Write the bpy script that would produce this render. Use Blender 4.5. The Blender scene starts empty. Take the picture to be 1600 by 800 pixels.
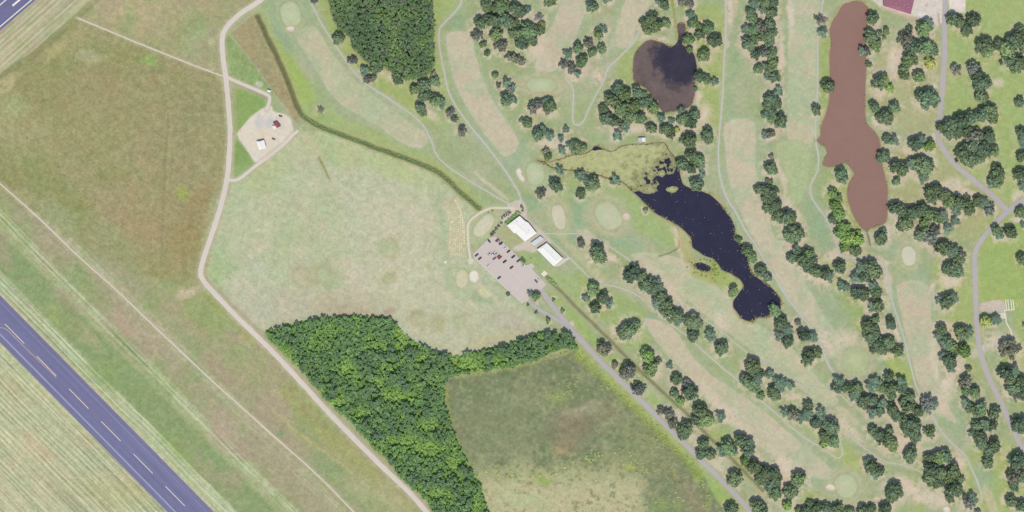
import bpy, bmesh, math, random
import numpy as np
from mathutils import Vector

# ------------------------------------------------------------------ camera, sky, sun, exposure
S = 0.85                    # metres per map unit; the map is 1600 x 800 units, origin in its middle
CAM_H = 4000.0
scene = bpy.context.scene
cam_data = bpy.data.cameras.new('camera')
cam_data.sensor_width = 36.0
cam_data.lens = 36.0 * CAM_H / (1600 * S)
cam_data.clip_start = 10.0
cam_data.clip_end = 30000.0
cam = bpy.data.objects.new('camera', cam_data)
cam.location = (0, 0, CAM_H)
scene.collection.objects.link(cam)
scene.camera = cam

SUN_EL = math.radians(58)
SUN_AZ = math.radians(176)          # clockwise from +Y: the sun stands towards the bottom edge
world = bpy.data.worlds.new('World')
scene.world = world
world.use_nodes = True
wn = world.node_tree.nodes
sky = wn.new('ShaderNodeTexSky')
sky.sky_type = 'NISHITA'
sky.sun_disc = False
sky.sun_elevation = SUN_EL
sky.sun_rotation = SUN_AZ
sky.air_density = 1.3
sky.dust_density = 1.5
world.node_tree.links.new(sky.outputs[0], wn['Background'].inputs[0])
wn['Background'].inputs[1].default_value = 0.15

sun_data = bpy.data.lights.new('sun', 'SUN')
sun_data.energy = 4.0
sun_data.angle = math.radians(0.53)
sun_data.color = (1.0, 0.94, 0.84)
sun = bpy.data.objects.new('sun', sun_data)
sdir = Vector((math.sin(SUN_AZ) * math.cos(SUN_EL), math.cos(SUN_AZ) * math.cos(SUN_EL), math.sin(SUN_EL)))
sun.rotation_euler = (-sdir).to_track_quat('-Z', 'Y').to_euler()
sun.location = (0, 0, 500)
scene.collection.objects.link(sun)

scene.view_settings.view_transform = 'Standard'
scene.view_settings.look = 'None'
scene.view_settings.gamma = 1.0
scene.view_settings.use_curve_mapping = False
scene.view_settings.exposure = 0.40
try:
    scene.cycles.max_bounces = 5
    scene.cycles.diffuse_bounces = 2
    scene.cycles.use_denoising = False
except Exception:
    pass

# ------------------------------------------------------------------ helpers
R = random.Random(11)
COL = scene.collection
K = (2.0, 2.0, 2.0)                 # light level: picture value of a level surface = albedo * K

def lin(c):
    c = np.asarray(c, float) / 255.0
    return np.where(c <= 0.04045, c / 12.92, ((c + 0.055) / 1.055) ** 2.4)

def alb(c, gain=1.0):
    return np.clip(lin(c) / np.array(K) * gain, 0.002, 0.85)

def W(x, y, z=0.0):
    return ((x - 800) * S, (400 - y) * S, z)

def tag(o, label=None, cat=None, group=None, kind=None):
    if label: o['label'] = label
    if cat: o['category'] = cat
    if group: o['group'] = group
    if kind: o['kind'] = kind
    return o

def link(o, parent=None):
    COL.objects.link(o)
    if parent: o.parent = parent
    return o

def empty(name, loc=(0, 0, 0), rz=0.0):
    o = bpy.data.objects.new(name, None)
    o.empty_display_size = 0.5
    o.location = loc
    o.rotation_euler = (0, 0, rz)
    return link(o)

def np_mesh(name, verts, faces, smooth=False):
    """verts (n,3); faces (m,k) with one k for all."""
    verts = np.asarray(verts, np.float32); faces = np.asarray(faces, np.int32)
    me = bpy.data.meshes.new(name)
    m, k = faces.shape
    me.vertices.add(len(verts)); me.vertices.foreach_set('co', verts.ravel())
    me.loops.add(m * k); me.loops.foreach_set('vertex_index', faces.ravel())
    me.polygons.add(m)
    me.polygons.foreach_set('loop_start', np.arange(0, m * k, k, dtype=np.int32))
    me.polygons.foreach_set('loop_total', np.full(m, k, np.int32))
    me.update(calc_edges=True)
    if smooth:
        me.polygons.foreach_set('use_smooth', np.ones(m, bool))
    return me

def ob(name, me, mat=None, parent=None, **kw):
    o = bpy.data.objects.new(name, me)
    if mat is not None:
        if me.materials:
            o.material_slots[0].link = 'OBJECT'
            o.material_slots[0].material = mat
        else:
            me.materials.append(mat)
    link(o, parent)
    return tag(o, **kw)

# shapes collected in a list of (verts, faces) pieces
class MB:
    def __init__(s): s.v = []; s.f = []
    def add(s, vs, fs):
        n = len(s.v); s.v += [tuple(v) for v in vs]; s.f += [tuple(i + n for i in f) for f in fs]; return s
    def box(s, x0, y0, z0, x1, y1, z1, tx=0.0, ty=0.0):
        v = [(x0, y0, z0), (x1, y0, z0), (x1, y1, z0), (x0, y1, z0),
             (x0 + tx, y0 + ty, z1), (x1 - tx, y0 + ty, z1), (x1 - tx, y1 - ty, z1), (x0 + tx, y1 - ty, z1)]
        return s.add(v, [(0, 3, 2, 1), (4, 5, 6, 7), (0, 1, 5, 4), (1, 2, 6, 5), (2, 3, 7, 6), (3, 0, 4, 7)])
    def prism(s, pts, z0, z1):
        n = len(pts)
        v = [(p[0], p[1], z0) for p in pts] + [(p[0], p[1], z1) for p in pts]
        f = [tuple(range(n - 1, -1, -1)), tuple(range(n, 2 * n))]
        f += [(i, (i + 1) % n, n + (i + 1) % n, n + i) for i in range(n)]
        return s.add(v, f)
    def tube(s, a, b, ra, rb, n=7):
        a = Vector(a); b = Vector(b); d = (b - a).normalized()
        u = d.orthogonal().normalized(); w = d.cross(u)
        v = []
        for c, r in ((a, ra), (b, rb)):
            for i in range(n):
                t = 2 * math.pi * i / n
                v.append(c + u * (r * math.cos(t)) + w * (r * math.sin(t)))
        f = [(i, (i + 1) % n, n + (i + 1) % n, n + i) for i in range(n)]
        f += [tuple(range(n - 1, -1, -1)), tuple(range(n, 2 * n))]
        return s.add(v, f)
    def mesh(s, name):
        me = bpy.data.meshes.new(name); me.from_pydata(s.v, [], s.f); me.update(); return me
    def build(s, name, mat, parent=None, **kw):
        return ob(name, s.mesh(name), mat, parent, **kw)

def curve_pts(p, closed=False, sub=6):
    """Catmull-Rom through the points."""
    p = [np.array(q, float) for q in p]; n = len(p); out = []
    rng = range(n) if closed else range(n - 1)
    for i in rng:
        if closed: a, b, c, d = p[i - 1], p[i], p[(i + 1) % n], p[(i + 2) % n]
        else: a, b, c, d = p[max(i - 1, 0)], p[i], p[i + 1], p[min(i + 2, n - 1)]
        for k in range(sub):
            t = k / sub
            out.append(0.5 * ((2 * b) + (c - a) * t + (2 * a - 5 * b + 4 * c - d) * t * t + (3 * b - a - 3 * c + d) * t ** 3))
    if not closed: out.append(p[-1])
    return np.array(out)

def _hash(ix, iy, seed):
    h = (ix.astype(np.int64) * 374761393 + iy.astype(np.int64) * 668265263 + seed * 974634777) & 0xffffffff
    h = ((h ^ (h >> 13)) * 1274126177) & 0xffffffff
    h = ((h ^ (h >> 16)) * 2246822519) & 0xffffffff
    return ((h ^ (h >> 15)) & 0xffffff) / float(0xffffff)

def vnoise(x, y, scale, seed=0, octaves=3):
    tot = 0.0; amp = 1.0; nrm = 0.0
    x = x / scale; y = y / scale
    for o in range(octaves):
        fx = np.floor(x); fy = np.floor(y); tx = x - fx; ty = y - fy
        tx = tx * tx * (3 - 2 * tx); ty = ty * ty * (3 - 2 * ty)
        a = _hash(fx, fy, seed + o); b = _hash(fx + 1, fy, seed + o)
        c = _hash(fx, fy + 1, seed + o); d = _hash(fx + 1, fy + 1, seed + o)
        tot = tot + amp * ((a * (1 - tx) + b * tx) * (1 - ty) + (c * (1 - tx) + d * tx) * ty)
        nrm += amp; amp *= 0.55; x = x * 2.03 + 17.3; y = y * 2.03 - 9.1
    return tot / nrm

def sstep(a, b, v):
    t = np.clip((v - a) / (b - a), 0, 1); return t * t * (3 - 2 * t)

# ------------------------------------------------------------------ materials
def mat_nodes(name):
    m = bpy.data.materials.new(name); m.use_nodes = True
    nt = m.node_tree; b = nt.nodes['Principled BSDF']
    return m, nt, b

def mnode(nt, kind, **kw):
    n = nt.nodes.new(kind)
    for k, v in kw.items(): setattr(n, k, v)
    return n

def mathn(nt, op, a, b=None, c=None):
    n = nt.nodes.new('ShaderNodeMath'); n.operation = op
    for i, v in enumerate((a, b, c)):
        if v is None: continue
        if isinstance(v, (int, float)): n.inputs[i].default_value = v
        else: nt.links.new(v, n.inputs[i])
    return n.outputs[0]

def noise_fac(nt, coord, scale, detail=3.0, rough=0.6):
    n = nt.nodes.new('ShaderNodeTexNoise')
    n.inputs['Scale'].default_value = scale; n.inputs['Detail'].default_value = detail; n.inputs['Roughness'].default_value = rough
    nt.links.new(coord, n.inputs['Vector'])
    return n.outputs['Fac']

def scale_col(nt, col, fac):
    n = nt.nodes.new('ShaderNodeVectorMath'); n.operation = 'SCALE'
    if isinstance(col, tuple): n.inputs[0].default_value = col[:3]
    else: nt.links.new(col, n.inputs[0])
    nt.links.new(fac, n.inputs['Scale'])
    return n.outputs[0]

_cache = {}
def surf(name, c, rough=0.85, gain=1.0, amt=0.12, scale=0.35, spec=0.2, metal=0.0, streak=None):
    """plain surface of one colour with fine uneven wear; c is the picture colour under full light."""
    key = (name,)
    if key in _cache: return _cache[key]
    m, nt, b = mat_nodes(name)
    g = mnode(nt, 'ShaderNodeNewGeometry').outputs['Position']
    f1 = noise_fac(nt, g, scale, 4.0, 0.65); f2 = noise_fac(nt, g, scale * 0.12, 3.0)
    s = mathn(nt, 'ADD', mathn(nt, 'MULTIPLY', mathn(nt, 'SUBTRACT', f1, 0.5), amt * 2.2), mathn(nt, 'MULTIPLY', mathn(nt, 'SUBTRACT', f2, 0.5), amt * 2))
    if streak:
        ang, sc, sa = streak
        mp = mnode(nt, 'ShaderNodeMapping'); mp.inputs['Rotation'].default_value = (0, 0, ang)
        nt.links.new(g, mp.inputs['Vector'])
        mp2 = mnode(nt, 'ShaderNodeMapping'); mp2.inputs['Scale'].default_value = (0.004, sc, 0.0)
        nt.links.new(mp.outputs[0], mp2.inputs['Vector'])
        f3 = noise_fac(nt, mp2.outputs[0], 1.0, 3.0, 0.7)
        s = mathn(nt, 'ADD', s, mathn(nt, 'MULTIPLY', mathn(nt, 'SUBTRACT', f3, 0.5), sa))
    s = mathn(nt, 'ADD', s, 1.0)
    a = alb(c, gain)
    nt.links.new(scale_col(nt, (a[0], a[1], a[2]), s), b.inputs['Base Color'])
    b.inputs['Roughness'].default_value = rough
    b.inputs['Specular IOR Level'].default_value = spec
    b.inputs['Metallic'].default_value = metal
    _cache[key] = m
    return m
# ------------------------------------------------------------------ map data (map units, x right, y down)
def z4(ox, oy, pts): return [(ox + x / 4.0, oy + y / 4.0) for x, y in pts]

MAIN_ROAD = [(425, -40), (411, -5), (400, 5), (376, 21), (356, 40), (347.5, 58), (348.5, 90), (352.5, 118), (357, 165), (359.5, 205), (358, 245), (355, 277), (346, 318), (331, 366), (320, 398), (313.5, 424), (319, 440), (345, 469), (375, 500), (400, 524), (432, 556), (472, 599), (510, 641), (550, 682), (595, 727), (637, 767), (666, 799), (700, 838)]
PAD_ROAD = [(352, 119), (370, 127.5), (390, 136), (410, 144.5), (420, 150), (421, 158), (416, 172)]
DIAG_ROAD = [(357, 281), (367, 281.5), (377, 277), (400, 259), (425, 240.5), (447, 222), (457, 211.5), (466, 204)]
FIELD_PATH = [(121, 28), (160, 44), (205, 63), (250, 81), (300, 101), (348, 119)]
AIR_TRACK = [(-40, 252), (0, 287), (60, 340), (122, 400), (175, 447), (215, 485), (275, 542), (337, 600), (400, 656.5), (442, 694), (500, 746), (552, 799), (590, 836)]
CART = {
 'west': [(481, -30), (485, 0), (490, 12), (500, 32), (517, 60), (542, 97), (562, 122), (580, 136), (612, 157), (645, 180), (662, 197), (675, 222), (682, 242), (700, 260), (725, 277), (750, 292), (775, 307), (800, 322)],
 'mid': [(722, -30), (721, 0), (712, 17), (690, 40), (686, 50), (687, 75), (694, 112), (700, 140), (712, 165), (735, 197), (762, 230), (785, 260), (800, 283), (810, 300), (816, 318)],
 'hook': [(1000, 47), (990, 65), (972, 85), (950, 107), (944, 125), (932, 147), (920, 170), (911, 190), (901, 195), (895, 187), (896, 150), (894, 135), (882, 120)],
 'north': [(1134, -30), (1134, 0), (1134, 50), (1131, 100), (1129, 150), (1125, 197), (1122.5, 237), (1125, 275), (1135, 307), (1150, 332), (1165, 360), (1182, 385), (1198, 412), (1210, 432), (1232, 467), (1255, 497), (1272, 517), (1285, 545), (1292, 565), (1307, 590)],
 'pond': [(1288, -30), (1286, 0), (1282, 22), (1277.5, 57), (1277.5, 100), (1277, 150), (1274, 197), (1275, 225), (1279, 245), (1277, 267), (1267.5, 287), (1266, 300), (1272, 315), (1290, 340), (1302, 365), (1309, 388), (1317, 399), (1340, 403), (1370, 406), (1383, 415), (1387.5, 432), (1389, 450), (1397, 480), (1405, 505), (1412, 527), (1420, 560), (1429, 595), (1439, 622), (1455, 647), (1465, 665), (1482, 687), (1507, 710), (1517, 730), (1527, 752), (1534, 775), (1532, 787)],
 'club': [(851, 364.5), (880, 365), (908, 365), (930, 371), (952, 385), (975, 400), (990, 412), (1015, 438), (1045, 465), (1087, 492), (1125, 515), (1150, 537), (1175, 556), (1202, 571), (1230, 591), (1255, 602), (1290, 609), (1312, 616), (1330, 634)],
 'lower': [(826, 343), (838, 354), (849, 364), (859, 374), (889, 402), (920, 432), (937, 444), (955, 446), (987, 456), (1017, 477), (1040, 500), (1070, 522), (1087, 537), (1112, 560), (1150, 592), (1178, 616), (1200, 635), (1225, 657), (1255, 682), (1285, 700), (1307, 715), (1316, 710), (1315, 697)],
 'end': [(1325, 678), (1345, 695), (1365, 710), (1387, 722), (1415, 727), (1440, 738)],
}
LOOP = [(735.5, 407), (734, 398), (732, 383), (731, 357), (734, 346), (745, 336), (757, 329), (770, 325), (785, 325), (803, 325)]
ENTRY = [(843, 449), (862, 476), (882, 501), (895, 518), (917, 541), (940, 566), (976, 601), (1005, 629), (1037, 661), (1070, 693), (1100, 723), (1132, 755), (1170, 796), (1205, 835)]
ENTRY2 = [(822, 464), (836, 479), (850, 488), (868, 498), (886, 509)]
EAST = [(1477, -30), (1477, 0), (1476, 37), (1476, 75), (1474, 112), (1471, 150), (1467, 190), (1465.5, 213), (1473, 231), (1495, 259), (1522, 282), (1550, 305), (1574, 329)]
EAST2 = [(1640, 288), (1600, 312), (1576, 329), (1562, 342), (1545, 360), (1530, 380), (1523, 398), (1523, 425), (1524, 450), (1526, 500), (1530, 540), (1538, 571), (1550, 600), (1565, 631), (1582, 670), (1600, 706), (1625, 755)]

DITCH1 = [(403, 25), (410, 42), (425, 73), (442, 108), (455, 141), (464, 165), (474, 181), (490, 191), (507, 200), (550, 216), (600, 235), (650, 253), (687, 270), (717, 297), (749, 326)]
DITCH2 = [(855, 433), (882, 460), (912, 490), (940, 518), (965, 543), (990, 568), (1022, 599), (1050, 625), (1075, 648), (1107, 682), (1150, 723), (1192, 766)]

POND_A = z4(800, 0, [(1035, 155), (1055, 140), (1080, 152), (1082, 210), (1065, 270), (1100, 300), (1140, 350), (1153, 430), (1142, 520), (1140, 600), (1110, 660), (1050, 685), (960, 700), (930, 680), (880, 610), (830, 545), (775, 515), (757, 470), (765, 350), (800, 290), (860, 250), (930, 265), (990, 290), (1030, 270), (1040, 220)])
POND_B = z4(800, 200, [(150, 195), (240, 212), (340, 180), (480, 150), (520, 112), (570, 130), (630, 145), (700, 108), (800, 100), (940, 92), (990, 150), (1040, 210), (1050, 290), (1070, 350), (1150, 395), (1200, 402), (1270, 440), (1330, 510), (1370, 570), (1395, 640), (1395, 700), (1450, 740), (1480, 850), (1510, 910), (1560, 950), (1600, 980), (1650, 1030), (1685, 1090), (1660, 1140), (1620, 1165), (1590, 1180), (1530, 1185), (1500, 1210), (1440, 1190), (1390, 1130), (1385, 1080), (1420, 1030), (1450, 990), (1420, 940), (1370, 910), (1310, 880), (1270, 820), (1195, 790), (1130, 740), (1110, 670), (1050, 620), (1000, 585), (920, 545), (860, 495), (800, 435), (740, 380), (680, 333), (600, 313), (520, 292), (440, 268), (330, 262), (270, 252), (200, 218)])
ALGAE = z4(800, 200, [(225, 222), (340, 185), (480, 155), (560, 145), (640, 150), (700, 112), (800, 104), (935, 98), (985, 165), (1010, 235), (960, 250), (905, 262), (880, 310), (800, 335), (770, 385), (690, 335), (600, 310), (520, 290), (440, 262), (330, 250)])
POND_S = z4(800, 400, [(1138, 55), (1165, 42), (1200, 45), (1240, 70), (1230, 92), (1195, 95), (1160, 80)])
POND_C = z4(1200, 0, [(520, 12), (570, 6), (620, 40), (630, 80), (612, 200), (610, 400), (606, 600), (612, 750), (650, 805), (690, 860), (705, 940), (712, 1020), (730, 1100), (745, 1170), (746, 1300), (735, 1380), (690, 1410), (645, 1422), (615, 1440), (580, 1412), (545, 1360), (510, 1280), (496, 1200), (510, 1140), (540, 1090), (520, 1050), (480, 1012), (430, 1036), (352, 1034), (350, 1000), (370, 950), (350, 910), (310, 886), (306, 870), (330, 848), (330, 800), (370, 680), (385, 600), (390, 480), (386, 350), (395, 260), (388, 175), (440, 80), (470, 32)])

WOOD_N = [(519, -40), (516, 12), (522, 32), (532, 47), (547, 57), (551, 72), (560, 84), (570, 95), (583, 99), (600, 105), (617, 117), (632, 124), (648, 124), (660, 119), (673, 113), (679, 98), (677, 75), (678, 50), (676, 0), (676, -40)]
WOOD_S = [(413, 521), (428, 514), (455, 507), (495, 498), (545, 495), (585, 495), (611, 498), (621, 508), (630, 521), (652, 536), (680, 551), (710, 556), (750, 548), (780, 542), (800, 538), (817, 530), (842, 521), (882, 521), (895, 526), (905, 543), (892, 545), (870, 548), (837, 562), (800, 574), (775, 577), (712, 586), (694, 597), (692, 612), (695, 632), (705, 667), (722, 707), (732, 730), (750, 760), (762, 800), (768, 840), (705, 840), (675, 800), (668, 784), (640, 760), (622, 740), (600, 715), (575, 690), (550, 660), (510, 625), (490, 600), (466, 573), (432, 543)]
MARSH = [(693, 602), (712, 588), (775, 579), (837, 563), (892, 547), (908, 548), (935, 575), (970, 607), (1005, 640), (1050, 688), (1085, 722), (1108, 760), (1112, 840), (766, 840), (762, 800), (748, 757), (731, 728), (722, 707), (705, 667), (696, 632)]
RANGE = [(362, 287), (380, 279), (400, 263), (470, 206), (500, 206), (550, 223), (600, 242), (650, 260), (684, 277), (712, 304), (744, 331), (731, 346), (727, 360), (729, 405), (742, 404), (778, 440), (816, 476), (845, 500), (868, 516), (842, 519), (815, 529), (780, 541), (750, 547), (710, 555), (680, 550), (652, 535), (630, 520), (612, 497), (545, 494), (455, 506), (415, 520), (345, 458), (322, 432), (326, 400), (345, 345)]
MEADOW = [(0, 128), (60, 82), (122, 33), (250, 84), (346, 122), (353, 200), (350, 278), (326, 366), (310, 415), (285, 445), (200, 420), (100, 370), (-45, 260), (-45, 165)]
LOT = [(739, 396.5), (765, 371), (774, 369), (800, 391), (810, 402.5), (815, 413), (823, 414), (831, 411), (836, 416), (831.5, 420), (854, 445), (845, 453), (827, 465), (825, 470), (816, 474), (777, 438), (741, 402.5)]
PAD = [(398, 178), (384, 191), (371, 207), (372, 215), (379, 226), (389, 240), (400, 255), (420, 243), (447, 220), (458, 207), (456, 195), (454, 185), (447, 179), (438, 176.5), (427, 173), (424, 165), (414, 167)]

FAIRWAYS = [
 ('w', z4(400, 0, [(240, 200), (340, 160), (390, 190), (450, 290), (560, 440), (660, 540), (800, 640), (900, 720), (1000, 790), (1062, 830), (1072, 890), (1020, 925), (900, 890), (800, 815), (690, 745), (540, 655), (450, 560), (360, 410), (265, 265)]), (186, 184, 150)),
 ('n', z4(400, 0, [(1195, 215), (1340, 210), (1362, 300), (1420, 500), (1500, 660), (1590, 790), (1640, 900), (1560, 980), (1430, 840), (1330, 690), (1262, 560), (1217, 430)]), (192, 185, 157)),
 ('r', z4(800, 0, [(340, -60), (500, -60), (480, 0), (440, 120), (380, 260), (310, 350), (270, 440), (150, 440), (170, 340), (250, 160), (310, 20)]), (193, 183, 157)),
 ('t', z4(800, 0, [(725, -60), (920, -60), (890, 0), (800, 110), (765, 210), (742, 295), (620, 285), (640, 200), (710, 0)]), (193, 185, 157)),
 ('e', [(1134, 192), (1178, 192), (1181, 262), (1198, 330), (1212, 372), (1258, 440), (1292, 500), (1322, 540), (1330, 556), (1312, 566), (1270, 512), (1230, 462), (1195, 402), (1163, 345), (1142, 292), (1134, 240)], (193, 186, 158)),
 ('p', [(1236, -20), (1281, -20), (1275, 60), (1274, 218), (1233, 221), (1232, 120)], (176, 184, 148)),
 ('s', [(1403, 445), (1450, 445), (1456, 500), (1464, 560), (1470, 610), (1495, 660), (1470, 645), (1440, 610), (1424, 560), (1412, 505)], (192, 183, 155)),
 ('d', [(1008, 498), (1050, 512), (1085, 560), (1120, 592), (1180, 632), (1240, 682), (1300, 735), (1278, 748), (1215, 715), (1150, 668), (1105, 622), (1088, 600), (1050, 562), (1020, 525)], (192, 185, 156)),
 ('c', [(985, 398), (1058, 402), (1110, 438), (1170, 496), (1230, 538), (1275, 588), (1310, 625), (1285, 632), (1200, 566), (1110, 498), (1050, 448)], (186, 187, 152)),
]
GREENS = [   # centre, half axes, tilt in degrees, colour, ring colour
 ((454, 22), (15, 19), -15, (184, 192, 154), (160, 175, 132)),
 ((845.5, 133), (22, 11), 0, (176, 190, 150), (186, 180, 146)),
 ((836, 271), (13, 17), -10, (182, 192, 156), (166, 180, 138)),
 ((873, 339), (10, 19), -12, (207, 198, 174), (178, 182, 140)),
 ((951, 337), (17, 22), -35, (184, 192, 156), (178, 178, 142)),
 ((1337, 563), (19, 18), 0, (172, 184, 136), (180, 180, 145)),
 ((1322, 759), (16, 18), -25, (182, 192, 152), (176, 180, 142)),
 ((1420, 400), (11, 15), -10, (208, 202, 182), (178, 180, 142)),
 ((756, 352), (10.5, 20), 42, (202, 200, 172), (178, 186, 142)),
 ((722, 435.5), (8.5, 13.5), 0, (204, 200, 164), (178, 186, 145)),
]
BUNKERS = [
 ([(447, 44), (452, 41.5), (458, 42), (459.5, 46), (456, 49.5), (450, 48)], (218, 208, 190)),
 ([(806.5, 268), (810, 263), (814, 266), (815, 273), (820, 280), (818, 285), (812, 281), (808, 274)], (222, 215, 198)),
 ([(973.5, 336), (979, 333), (984, 337), (983, 343), (978, 345), (974, 341)], (214, 196, 176)),
 ([(734, 428), (739.5, 423.5), (746, 426), (747.5, 436), (742, 442), (734.5, 438)], (228, 222, 208)),
 ([(1291, 760), (1297, 757), (1304, 761), (1304.5, 766), (1298, 767), (1292, 764)], (222, 212, 192)),
 ([(1474, 795), (1479, 792), (1484, 795), (1484, 801), (1476, 802)], (222, 212, 195)),
 ([(1365, 779), (1370, 777), (1375, 779), (1374, 784), (1367, 784)], (208, 192, 168)),
]
TEE = z4(400, 200, [(1155, 462), (1190, 428), (1240, 432), (1275, 492), (1303, 590), (1308, 780), (1205, 790), (1203, 600), (1180, 510)])

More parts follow.
